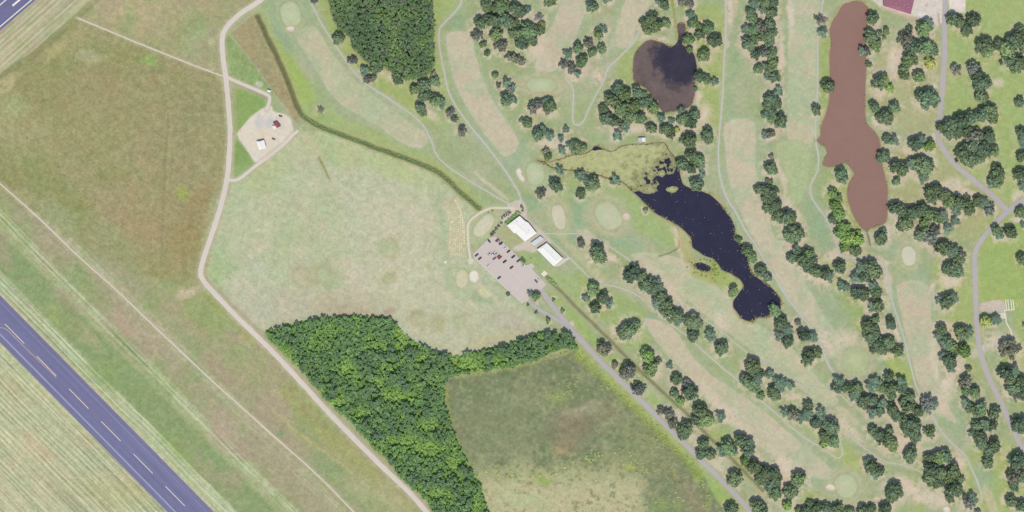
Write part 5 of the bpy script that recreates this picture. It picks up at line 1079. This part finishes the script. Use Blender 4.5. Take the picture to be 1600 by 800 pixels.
def label_all(items, noun=None):
    """items: list of [x, y, size word, look word]; returns labels that single each one out"""
    base = []
    for (x, y, szw, lk) in items:
        mk = min(MARKS, key=lambda m: (m[1] - x) ** 2 + (m[2] - y) ** 2); dx, dy = x - mk[1], y - mk[2]
        side = ('above' if dy < 0 else 'below') if abs(dy) > abs(dx) else ('left of' if dx < 0 else 'right of')
        base.append(('%s %s %s %s %s' % (szw, lk, noun or 'tree', side, mk[0])).strip())
    out = [None] * len(items); grp = {}
    for i, b in enumerate(base): grp.setdefault(b, []).append(i)
    for b, ii in grp.items():
        if len(ii) == 1: out[ii[0]] = b; continue
        xs = [items[i][0] for i in ii]; ys = [items[i][1] for i in ii]
        ax, word = (0, 'from the left') if max(xs) - min(xs) > max(ys) - min(ys) else (1, 'from the top')
        for k, i in enumerate(sorted(ii, key=lambda i: items[i][ax])):
            out[i] = '%s, %s %s' % (b, ORD[min(k, 19)], word)
    return out

visible = [t for t in tree_list if -6 < t[0] < 1606 and -6 < t[1] < 806]
dark = sorted([t for t in visible if t[3] == 'd'], key=lambda t: -t[2])
keep_dark = set(dark[:312]); spare = dark[312:]
singles = [t for t in visible if t[3] != 'd' or t in keep_dark]
szw = lambda r: 'large' if r > 12.3 else 'medium' if r > 9.3 else 'small' if r > 5.5 else 'tiny'
labels = label_all([(t[0], t[1], szw(t[2]), LOOKW[t[3]]) for t in singles])
rt = random.Random(77)
for (x, y, r, k), lb in zip(singles, labels):
    root = bpy.data.objects.new(NAMEW[k], None); root.empty_display_size = .5
    rm_ = r * S * rt.uniform(.9, 1.02); hz_ = max(3.0, min(15.0, rm_ * rt.uniform(1.15, 1.4)))
    root.location = W(x, y, 0); root.rotation_euler = (0, 0, rt.uniform(0, 6.28))
    link(root); tag(root, lb, 'tree', GROUPW[k])
    var = BARE if k == 'k' else SMALL if r < 5.6 else (RAG if (k == 'G' and rt.random() < .8) or rt.random() < .12 else FULL)
    c = bpy.data.objects.new('crown', rt.choice(var)); link(c, root)
    if not c.data.materials: c.data.materials.append(LEAF['d'])
    c.material_slots[0].link = 'OBJECT'; c.material_slots[0].material = LEAF[k]
    e = rt.uniform(.86, 1.16); c.scale = (rm_ * e, rm_ / e, hz_ / 1.25)
    t = bpy.data.objects.new('trunk', rt.choice(TRUNKB if k == 'k' else TRUNK)); link(t, root)
    if not t.data.materials: t.data.materials.append(m_bark)
    t.scale = (rm_ * .9, rm_ * .9, hz_ / 1.25)

# many crowns in one mesh: what nobody would count
LOD = [crown_arrays(500 + i, 6, 14, ICO1, .55, .2, .6, .42) for i in range(6)]
def mass(name, spots, label, cat, seed=1, gain=TG):
    """spots: x, y, radius (map), height (m), colour"""
    rs = np.random.RandomState(seed); vs, fs, ts, cs = [], [], [], []; n = 0
    for (x, y, r, h, c) in spots:
        v, f, t = LOD[rs.randint(len(LOD))]; a = rs.uniform(0, 6.28); ca, sa_ = math.cos(a), math.sin(a)
        q = np.stack([v[:, 0] * ca - v[:, 1] * sa_, v[:, 0] * sa_ + v[:, 1] * ca, v[:, 2]], -1) * np.array([r * S, r * S, min(h, 2.4) / 1.25]); X, Y, _ = W(x, y); q += (X, Y, max(0.0, h - 2.4))
        vs.append(q); fs.append(f + n); n += len(q); ts.append(t); cs.append(np.tile(np.append(alb(c, gain), 1), (len(q), 1)))
    me = np_mesh(name, np.vstack(vs), np.vstack(fs))
    me.attributes.new('leaf_tone', 'FLOAT', 'POINT').data.foreach_set('value', np.concatenate(ts).astype(np.float32))
    me.attributes.new('leaf_colour', 'FLOAT_COLOR', 'POINT').data.foreach_set('color', np.vstack(cs).astype(np.float32).ravel())
    o = ob(name, me, m_mass); return tag(o, label, cat, None, 'stuff')
m_mass = leaf_mat('massed_leaves', (90, 115, 80), 1.0, 0.0, True)

def in_poly(x, y, P):
    r = False; n = len(P)
    for i in range(n):
        (x0, y0), (x1, y1) = P[i], P[(i + 1) % n]
        if (y0 > y) != (y1 > y) and x < (x1 - x0) * (y - y0) / (y1 - y0) + x0: r = not r
    return r
def scatter(P, sp, seed):
    rs = random.Random(seed); x0, y0, x1, y1 = bbox(P); out = []; y = y0; k = 0
    while y < y1:
        x = x0 + (k % 2) * sp / 2
        while x < x1:
            px, py = x + rs.uniform(-.38, .38) * sp, y + rs.uniform(-.38, .38) * sp
            if in_poly(px, py, P): out.append((px, py))
            x += sp
        y += sp * .87; k += 1
    return out
vn = lambda x, y, s, sd: float(vnoise(np.array([x]), np.array([y]), s, sd, 2)[0])
mixc = lambda a, b, t: tuple(a[i] * (1 - t) + b[i] * t for i in range(3))
rw = random.Random(5)
spots = []
for (x, y) in scatter(WOOD_N, 4.9, 3):
    t = vn(x, y, 22, 40); c = mixc((88, 112, 78), (106, 130, 80), min(1, max(0, (t - .3) * 2))) if rw.random() > .1 else (104, 112, 94)
    spots.append((x, y, rw.uniform(2.8, 4.4), rw.uniform(9.5, 13.5) + 2 * (t - .5), c))
mass('woodland', spots, 'dense block of dark green woods beside the cart path at the top', 'woods', 2, 1.5)
spots = []
BIG = z4(400, 400, [(690, 710), (1170, 660), (980, 610), (860, 605), (780, 640), (320, 685), (480, 770), (660, 640), (210, 520), (870, 740), (1080, 700), (1050, 760), (410, 780), (900, 780), (1540, 600), (1460, 650)]) + z4(400, 600, [(480, 50), (700, 40), (760, 100), (930, 150), (980, 190), (880, 270), (760, 325), (1190, 250), (1140, 320), (990, 590), (1150, 590), (1080, 620), (1220, 610), (1320, 730), (1300, 560), (1340, 640), (830, 500), (700, 250), (1090, 60), (1060, 180), (950, 30), (1240, 700)]) + z4(800, 400, [(60, 560), (130, 540), (220, 510), (300, 500), (90, 620), (180, 580), (350, 520), (30, 650)])
BIGR = [rw.uniform(9, 15) for _ in BIG]
for (x, y), r in zip(BIG, BIGR):
    c = mixc((86, 110, 82), (96, 122, 84), rw.random())
    for k in range(int(r * 1.3)):
        a = rw.uniform(0, 6.28); q = math.sqrt(rw.random()) * .85
        if in_poly(x + r * q * math.cos(a), y + r * q * math.sin(a), WOOD_S): spots.append((x + r * q * math.cos(a), y + r * q * math.sin(a), rw.uniform(2.6, 4), 8.5 + 4 * (1 - q * q) + rw.uniform(-.6, .6), c))
LIME = [(445, 553, 13, 11), (470, 578, 16, 13), (628, 524, 12, 18), (643, 543, 14, 10), (610, 562, 16, 7), (540, 575, 12, 13), (600, 542, 12, 8), (712, 563, 26, 6), (735, 573, 22, 7), (772, 564, 30, 6), (620, 620, 28, 9), (562, 647, 14, 8), (670, 702, 24, 11), (642, 690, 14, 8), (712, 725, 14, 13), (530, 628, 12, 10), (680, 772, 14, 8), (706, 772, 12, 6), (675, 667, 20, 9), (500, 600, 10, 10), (655, 560, 12, 8), (590, 600, 12, 8), (745, 790, 10, 16), (725, 750, 9, 9), (615, 690, 10, 8)]
for (x, y) in scatter(WOOD_S, 5.0, 8):
    if any((x - bx) ** 2 + (y - by) ** 2 < (r * .75) ** 2 for (bx, by), r in zip(BIG, BIGR)): continue
    t = vn(x, y, 20, 60); lm = min(((x - a_) / c_) ** 2 + ((y - b_) / d_) ** 2 for a_, b_, c_, d_ in LIME) + rw.uniform(-.35, .35)
    if lm < 1: spots.append((x, y, rw.uniform(2.4, 3.8), rw.uniform(1.2, 3), mixc((114, 146, 80), (130, 160, 84), rw.random())))
    elif t > .55 or lm < 1.7: spots.append((x, y, rw.uniform(2.6, 4), rw.uniform(4.5, 7), mixc((98, 130, 76), (114, 146, 78), rw.random())))
    else: spots.append((x, y, rw.uniform(2.8, 4.4), rw.uniform(6, 9), mixc((86, 114, 76), (102, 132, 80), rw.random())))
mass('woodland', spots, 'mixed green woods with lime clearings between the gravel road and the marsh', 'woods', 3, 1.75)
spots = [(x, y, r * 1.0, r * 1.1, (86, 105, 86)) for (x, y, r, k) in spare]
if spots: mass('undergrowth', spots, 'smallest dark green trees and saplings filling gaps between the larger trees', 'saplings', 4)
# shrub belts of the marsh
spots = []
for P, wd, n_, cs in [([(700, 588), (760, 582), (830, 566), (890, 549)], 4, 40, ((150, 168, 82), (120, 140, 84))), ([(905, 556), (960, 607), (1010, 655), (1060, 706), (1098, 752), (1106, 800)], 11, 170, ((156, 172, 76), (120, 136, 92))), ([(697, 610), (706, 665), (724, 708), (748, 756), (762, 800)], 6, 90, ((140, 162, 84), (118, 146, 78))), ([(860, 610), (900, 600), (950, 600)], 14, 50, ((160, 170, 88), (140, 152, 92))), ([(760, 735), (830, 745), (900, 725), (960, 715), (1010, 735)], 16, 160, ((166, 170, 110), (140, 156, 90))), ([(1000, 670), (1040, 710), (1060, 760)], 26, 130, ((150, 152, 100), (124, 132, 92))), ([(900, 790), (960, 795), (1040, 780), (1080, 790)], 12, 60, ((140, 156, 96), (164, 164, 120)))]:
    Qp = curve_pts(P, False, 10)
    for _ in range(n_):
        q = Qp[rw.randrange(len(Qp))]; spots.append((q[0] + rw.gauss(0, wd * .5), q[1] + rw.gauss(0, wd * .5), rw.uniform(.8, 2.6), rw.uniform(.4, 1.1), mixc(cs[0], cs[1], rw.random())))
ms_ = [s_ for s_ in spots if in_poly(s_[0], s_[1], MARSH)]
LOD_keep = LOD; LOD = [crown_arrays(600 + i, 4, 9, ICO1, .5, .2, .5) for i in range(4)]
mass('marsh_shrubs', ms_, 'low yellow-green shrubs around the edges of the marsh', 'shrubs', 5)
# rank growth in the first ditch
Qp = curve_pts(DITCH1[6:], False, 10); spots = []
for _ in range(150):
    q = Qp[rw.randrange(len(Qp))]; spots.append((q[0] + rw.gauss(0, 1.2), q[1] + rw.gauss(0, 1.2), rw.uniform(.8, 1.8), rw.uniform(.2, .5), mixc((112, 130, 88), (128, 142, 92), rw.random())))
mass('ditch_weeds', spots, 'dark green weeds filling the drainage ditch along the driving range', 'weeds', 6)
spots = []
for PQ, n_, cs in ((POND_B, 620, ((168, 160, 108), (128, 140, 84))), (POND_A, 170, ((164, 156, 104), (124, 132, 84))), (POND_C, 130, ((160, 166, 104), (136, 150, 90))), (POND_S, 30, ((150, 168, 84), (120, 144, 74)))):
    Qp = curve_pts(PQ, True, 6)
    for _ in range(n_):
        q = Qp[rw.randrange(len(Qp))]; x, y = q[0] + rw.gauss(0, 1.5), q[1] + rw.gauss(0, 1.5)
        if vn(x, y, 16, 90) < .46 and PQ is not POND_S: continue
        spots.append((x, y, rw.uniform(.6, 1.7), rw.uniform(.5, 1.1), mixc(cs[0], cs[1], rw.random())))
for _ in range(240):
    x, y = 1105 + rw.gauss(0, 12), 415 + rw.gauss(0, 9)
    if y < 402 + (x - 1075) * .1 or in_poly(x, y, POND_B) or math.hypot(x - 1098, (y - 417) * 1.6) < 17: continue
    spots.append((x, y, rw.uniform(.7, 1.9), rw.uniform(.6, 1.3), mixc((150, 170, 80), (116, 146, 70), rw.random())))
mass('reeds', spots, 'olive and green reeds along the banks of the ponds', 'reeds', 7, 1.5)
LOD = LOD_keep

# hedges and single shrubs near the clubhouse
def hedge(name, P, wd, h, c, label, seed, n_):
    Qp = curve_pts(P, False, 8); rs = np.random.RandomState(seed); vs, fs, ts = [], [], []; n = 0
    for i in range(n_):
        q = Qp[int(i * (len(Qp) - 1) / (n_ - 1))] + rs.normal(size=2) * wd * .22
        v, f, t = LOD[rs.randint(len(LOD))]; r = wd * .5 * rs.uniform(.6, .9) * S
        X, Y, _ = W(*q); vs.append(v * (r, r, h * rs.uniform(.7, 1) / 1.25) + (X, Y, -.1)); fs.append(f + n); n += len(v); ts.append(t)
    me = np_mesh(name, np.vstack(vs), np.vstack(fs)); me.attributes.new('leaf_tone', 'FLOAT', 'POINT').data.foreach_set('value', np.concatenate(ts).astype(np.float32))
    return tag(ob(name, me, leaf_mat(name + '_leaves', c, TG)), label, 'hedge')
hedge('hedge', [(809.5, 334), (803, 339), (797, 344.5), (791, 348.5)], 6.5, 2.6, (112, 144, 84), 'long bright green hedge along the upper wall of the clubhouse', 1, 22)
hedge('low_hedge', [(856, 433.5), (860, 437), (865, 441), (869, 444.5)], 5, 1.8, (116, 158, 96), 'short green hedge at the head of the brown ditch', 2, 12)
hedge('narrow_hedge', [(813.5, 320.5), (815.5, 324.5), (817.5, 329)], 3.8, 2.4, (112, 102, 98), 'narrow brown-grey hedge beside the cart path junction', 3, 9)
SHR = [(783.5, 348.5, 2.6, 'g', 'round shrub next to the end of the long hedge'), (779, 353, 2.8, 'd', 'dark shrub second along the row towards the parking lot'), (775.5, 357.5, 3.0, 'd', 'dark shrub in the middle of the row towards the parking lot'), (771.5, 362.5, 3.2, 'd', 'dark shrub second to last in the row at the parking lot'), (768.5, 366.5, 3.3, 'd', 'dark shrub at the upper corner of the parking lot'),
       (763, 332.4, 1.7, 'y', 'small olive shrub inside the loop path'), (769.4, 329.8, 2.4, 'y', 'larger olive shrub beside the top of the loop path'), (816, 405.5, 4.0, 'd', 'ragged dark shrub beside the row of black cars'), (819.5, 409, 2.6, 'd', 'small dark shrub above the white car at the lot edge'), (829.5, 403.5, 1.6, 'y', 'tiny brown shrub on the lawn below the round patio'), (838, 463, 4.0, 'G', 'grey-green bush on the island at the lot exit'), (833, 458, 3.0, 'G', 'ragged bush at the top of the exit island')]
for (x, y, r, k, lb) in SHR:
    o = bpy.data.objects.new('shrub', SMALL[int(x) % 3]); link(o); o.location = W(x, y, -.25); o.rotation_euler = (0, 0, x); o.scale = (r * S, r * S, r * S * .8)
    if not o.data.materials: o.data.materials.append(LEAF['d'])
    o.material_slots[0].link = 'OBJECT'; o.material_slots[0].material = LEAF[k]; tag(o, lb, 'shrub')
# ------------------------------------------------------------------ vehicles and small things
def glossy(name, c, rough=.35, spec=.4): return surf(name, c, rough, 1, .03, 1.0, spec)
PAINT = {'black': glossy('black_car_paint', (58, 52, 62)), 'white': glossy('white_car_paint', (244, 242, 240)), 'red': glossy('red_car_paint', (176, 70, 92)), 'grey': glossy('grey_car_paint', (112, 114, 118)), 'maroon': glossy('maroon_car_paint', (104, 62, 74)), 'navy': glossy('navy_car_paint', (74, 72, 96)), 'silver': glossy('silver_car_paint', (204, 202, 204))}
m_tyre = surf('tyre', (46, 44, 46), .9); m_lamp = glossy('lamp_glass', (230, 228, 220)); m_rim = glossy('rim', (170, 170, 174)); m_cglass = surf('car_glass', (44, 46, 58), .1, 1, .02, 1, .5)

def loft(secs):
    """secs: x, half width bottom, half width top, z0, z1"""
    mb = MB(); v = []
    for (x, wb, wt, z0, z1) in secs: v += [(x, -wb, z0), (x, wb, z0), (x, wb * 1.0, (z0 + z1) / 2), (x, wt, z1), (x, -wt, z1), (x, -wb, (z0 + z1) / 2)]
    n = len(secs); f = [tuple(range(5, -1, -1)), tuple(range((n - 1) * 6, n * 6))]
    for i in range(n - 1):
        for k in range(6): f.append((i * 6 + k, i * 6 + (k + 1) % 6, (i + 1) * 6 + (k + 1) % 6, (i + 1) * 6 + k))
    return mb.add(v, f)
def wheel_mesh(r, w, name='wheel'):
    return MB().tube((0, -w / 2, 0), (0, w / 2, 0), r, r, 12).mesh(name)
CAR = {'body': loft([(-2.5, .78, .74, .35, .85), (-2.3, .92, .86, .28, .98), (-1.2, .95, .9, .25, 1.0), (1.0, .95, .9, .25, .98), (2.2, .9, .82, .28, .84), (2.5, .74, .68, .36, .72)]).mesh('body'),
       'cabin': loft([(-1.95, .84, .8, .95, .99), (-1.3, .84, .68, .95, 1.42), (.35, .84, .68, .95, 1.44), (1.2, .84, .8, .95, .99)]).mesh('cabin'),
       'roof': loft([(-1.2, .66, .62, 1.41, 1.47), (-.4, .68, .64, 1.41, 1.5), (.3, .66, .62, 1.42, 1.47)]).mesh('roof'),
       'wheel': wheel_mesh(.34, .24), 'rim': wheel_mesh(.19, .26, 'rim'), 'headlight': MB().box(-.06, -.16, -.07, .06, .16, .07).mesh('headlight')}
TRUCK_ROOF = loft([(-.5, .68, .64, 1.62, 1.68), (.1, .7, .66, 1.62, 1.71), (.6, .68, .64, 1.62, 1.68)]).mesh('roof')
TRUCK_CABIN = loft([(-.75, .84, .78, .95, 1.1), (-.5, .86, .7, .95, 1.62), (.6, .86, .7, .95, 1.63), (1.25, .86, .8, .95, 1.02)]).mesh('cabin')
BED = MB().box(-2.4, -.8, .99, -.85, .8, 1.02).mesh('bed_floor')
def slot(name, me, mat, parent):
    o = bpy.data.objects.new(name, me)
    if not me.materials: me.materials.append(mat)
    link(o, parent); o.material_slots[0].link = 'OBJECT'; o.material_slots[0].material = mat; return o
ZL = .36
def car(x, y, deg, paint, label, truck=False, sc=1.0, name=None):
    r = empty(name or ('pickup_truck' if truck else 'parked_car'), W(x, y, ZL - .16), math.radians(deg)); r.scale = (sc, sc, sc)
    tag(r, label, 'truck' if truck else 'car', 'vehicles in the parking lot')
    slot('body', CAR['body'], PAINT[paint], r)
    slot('cabin', TRUCK_CABIN if truck else CAR['cabin'], m_cglass, r)
    slot('roof', TRUCK_ROOF if truck else CAR['roof'], PAINT[paint], r)
    if truck: slot('bed_floor', BED, m_tyre, r)
    for sx in (-1.5, 1.5):
        for sy in (-.84, .84):
            w_ = slot('wheel', CAR['wheel'], m_tyre, r); w_.location = (sx, sy, .34); slot('rim', CAR['rim'], m_rim, w_)
    for sy in (-.5, .5):
        h = slot('headlight', CAR['headlight'], m_lamp, r); h.location = (2.4, sy, .68)
    return r
CARS = [(764.4, 376.9, -52, 'black', 'black car alone along the upper-left edge of the lot', False), (777, 375.2, 38, 'red', 'red pickup truck nearest the lawn corner of the lot', True), (779.7, 377.6, 38, 'silver', 'silver car tucked beside the red pickup truck', False), (782.3, 380.2, 38, 'black', 'black car between the silver and white cars by the lawn', False), (784.6, 382.4, 38, 'white', 'white car next to the black one along the lawn', False),
        (789.6, 387.4, 38, 'white', 'white car parked by itself along the lawn edge', False), (794.7, 392.8, 40, 'black', 'black car where the patio walk meets the lot', False), (802, 401.2, 38, 'black', 'long black pickup truck below the patio walk', True), (810, 407.5, 38, 'black', 'black car next to the ragged dark shrub', False), (744.8, 398.6, 40, 'navy', 'dark blue car at the left corner of the lot', False),
        (749.8, 403.9, 40, 'maroon', 'maroon car second along the lower-left edge of the lot', False), (763.4, 415, 40, 'white', 'white car along the lower-left kerb of the lot', False), (764.6, 396.6, 38, 'silver', 'silver car first in the middle row', False), (769.6, 397.4, 38, 'white', 'white car second in the middle row', False), (772.6, 395.2, 38, 'white', 'white pickup truck in the middle row', True), (775.4, 396.8, 38, 'silver', 'silver car between the white truck and the red cars', False),
        (779, 400.3, 38, 'red', 'red car in the middle row, upper of the red pair', False), (781.4, 402.6, 38, 'red', 'red pickup truck in the middle row, lower of the red pair', True), (772.6, 403.9, 38, 'grey', 'grey car below the white cars of the middle row', False), (788.7, 408.8, 38, 'black', 'black pickup truck in the middle row below the red pair', True), (799.3, 418, 38, 'black', 'black car last in the middle row', False),
        (780, 434, 38, 'navy', 'dark blue car alone at the lower kerb of the lot', False), (817.4, 415.6, 38, 'white', 'white car under the ragged dark shrub', False), (840.3, 436.6, 130, 'white', 'white car alone on the right edge of the lot', False), (837.6, 439.4, 130, 'grey', 'grey car next to the lone white one on the right edge', False)]
for x, y, dg, pc, lb, tr in CARS: car(x, y, dg, pc, lb, tr, 1.16 if tr else 1.1)
yard = car(427.5, 217.3, -20, 'grey', 'grey car parked on the gravel yard beside the white building', False); yard.location.z = .02; del yard['group']
yard = car(438.5, 181.6, -20, 'grey', 'grey pickup truck at the upper edge of the gravel yard', True); yard.location.z = .02; del yard['group']

# golf carts
m_cpaint = glossy('cart_body', (206, 200, 190)); m_croof = glossy('cart_roof', (92, 78, 92), .6, .2); m_cseat = surf('cart_seat', (120, 96, 88), .8)
GC = {'body': loft([(-1.1, .5, .48, .25, .62), (-.3, .56, .54, .22, .6), (.3, .56, .54, .22, .42), (.9, .52, .44, .25, .75), (1.15, .4, .36, .3, .6)]).mesh('body'), 'seat': MB().box(-.6, -.48, .6, -.1, .48, .72).mesh('seat'), 'backrest': MB().box(-.72, -.48, .72, -.62, .48, 1.1).mesh('backrest'),
      'roof': MB().box(-1.0, -.62, 1.8, .75, .62, 1.88, .08, .06).mesh('roof'), 'post': MB().tube((0, 0, .55), (0, 0, 1.8), .03, .03, 5).mesh('post'), 'wheel': wheel_mesh(.23, .18)}
dots = [(1108, 210), (1160, 240), (1070, 245), (1125, 272), (1020, 275), (1080, 318), (960, 315), (1030, 335), (935, 350), (980, 375), (885, 380), (890, 430)]
rows = {0: [], 1: []}
for i, (a, b) in enumerate(dots): rows[i % 2].append((740 + a / 20, 320 + b / 20))
for ri, pts in rows.items():
    pts.sort()
    for k, (x, y) in enumerate(pts):
        r = empty('golf_cart', W(x, y, .02), math.radians(125)); tag(r, 'golf cart with dark roof in the %s row, %s from the loop path end' % ('outer' if ri == 0 else 'hedge-side', ORD[k]), 'golf cart', 'golf carts parked beside the clubhouse hedge')
        slot('body', GC['body'], m_cpaint, r); slot('seat', GC['seat'], m_cseat, r); slot('backrest', GC['backrest'], m_cseat, r); slot('roof', GC['roof'], m_croof, r)
        for sx in (-.85, .6):
            for sy in (-.5, .5): slot('post', GC['post'], m_unit, r).location = (sx, sy, 0)
        for sx in (-.75, .8):
            for sy in (-.5, .5): slot('wheel', GC['wheel'], m_tyre, r).location = (sx, sy, .23)
# hitting mats along the range tee
m_mat = surf('mat', (236, 226, 190), .9)
MATM = MB().box(-.9, -.75, 0, .9, .75, .06, .03, .03).mesh('hitting_mat')
Qp = curve_pts([(711, 312.5), (716, 322), (720, 332), (723, 344), (725, 356), (725.5, 368), (725.5, 380), (725.5, 392)], False, 3)
for k, q in enumerate(Qp[:19]):
    o = slot('hitting_mat', MATM, m_mat, None); o.location = W(q[0], q[1], .01); o.rotation_euler = (0, 0, R.uniform(-.2, .2)); tag(o, 'pale hitting mat on the practice tee edge, %s from the top' % ORD[k], 'mat', 'hitting mats on the practice tee')
# flags on the greens
m_pole = surf('pole', (226, 224, 220), .5); m_flag = surf('flag', (206, 80, 70), .8)
POLE = MB().tube((0, 0, 0), (0, 0, 2.3), .03, .02, 6).mesh('pole'); FLAG = MB().box(.02, -.01, 1.8, .55, .01, 2.25).mesh('flag')
GL = ['in the top corner', 'that is rectangular', 'with the white kidney bunker', 'that is narrow and tan', 'with the pink bunker', 'that is round, right of centre', 'at the bottom edge', 'under the brown pond', 'inside the loop path', 'beside the white bunker of the range']
for ((cx, cy), *_), lb in zip(GREENS, GL):
    r = empty('golf_flag', W(cx + 2, cy - 2, .5)); tag(r, 'thin flagstick standing on the green ' + lb, 'flag', 'flagsticks on the greens'); slot('pole', POLE, m_pole, r); slot('flag', FLAG, m_flag, r)
# yard lamps
for (x, y), lb in (((375.5, 205.5), 'lamp post at the left corner of the gravel yard'), ((384, 233.5), 'lamp post at the lower-left edge of the gravel yard')):
    r = empty('lamp_post', W(x, y, 0)); tag(r, lb, 'lamp post', 'lamp posts of the gravel yard')
    MB().tube((0, 0, 0), (0, 0, 8), .16, .1, 8).build('pole', m_unit, r); MB().tube((0, 0, 7.8), (1.6, .2, 8.2), .07, .06, 6).build('arm', m_unit, r); MB().box(1.3, 0, 8.1, 2.3, .45, 8.3, .05, .05).build('lamp_head', m_trim, r); MB().box(-.5, -.5, 0, .5, .5, .3, .08, .08).build('base', m_conc, r)
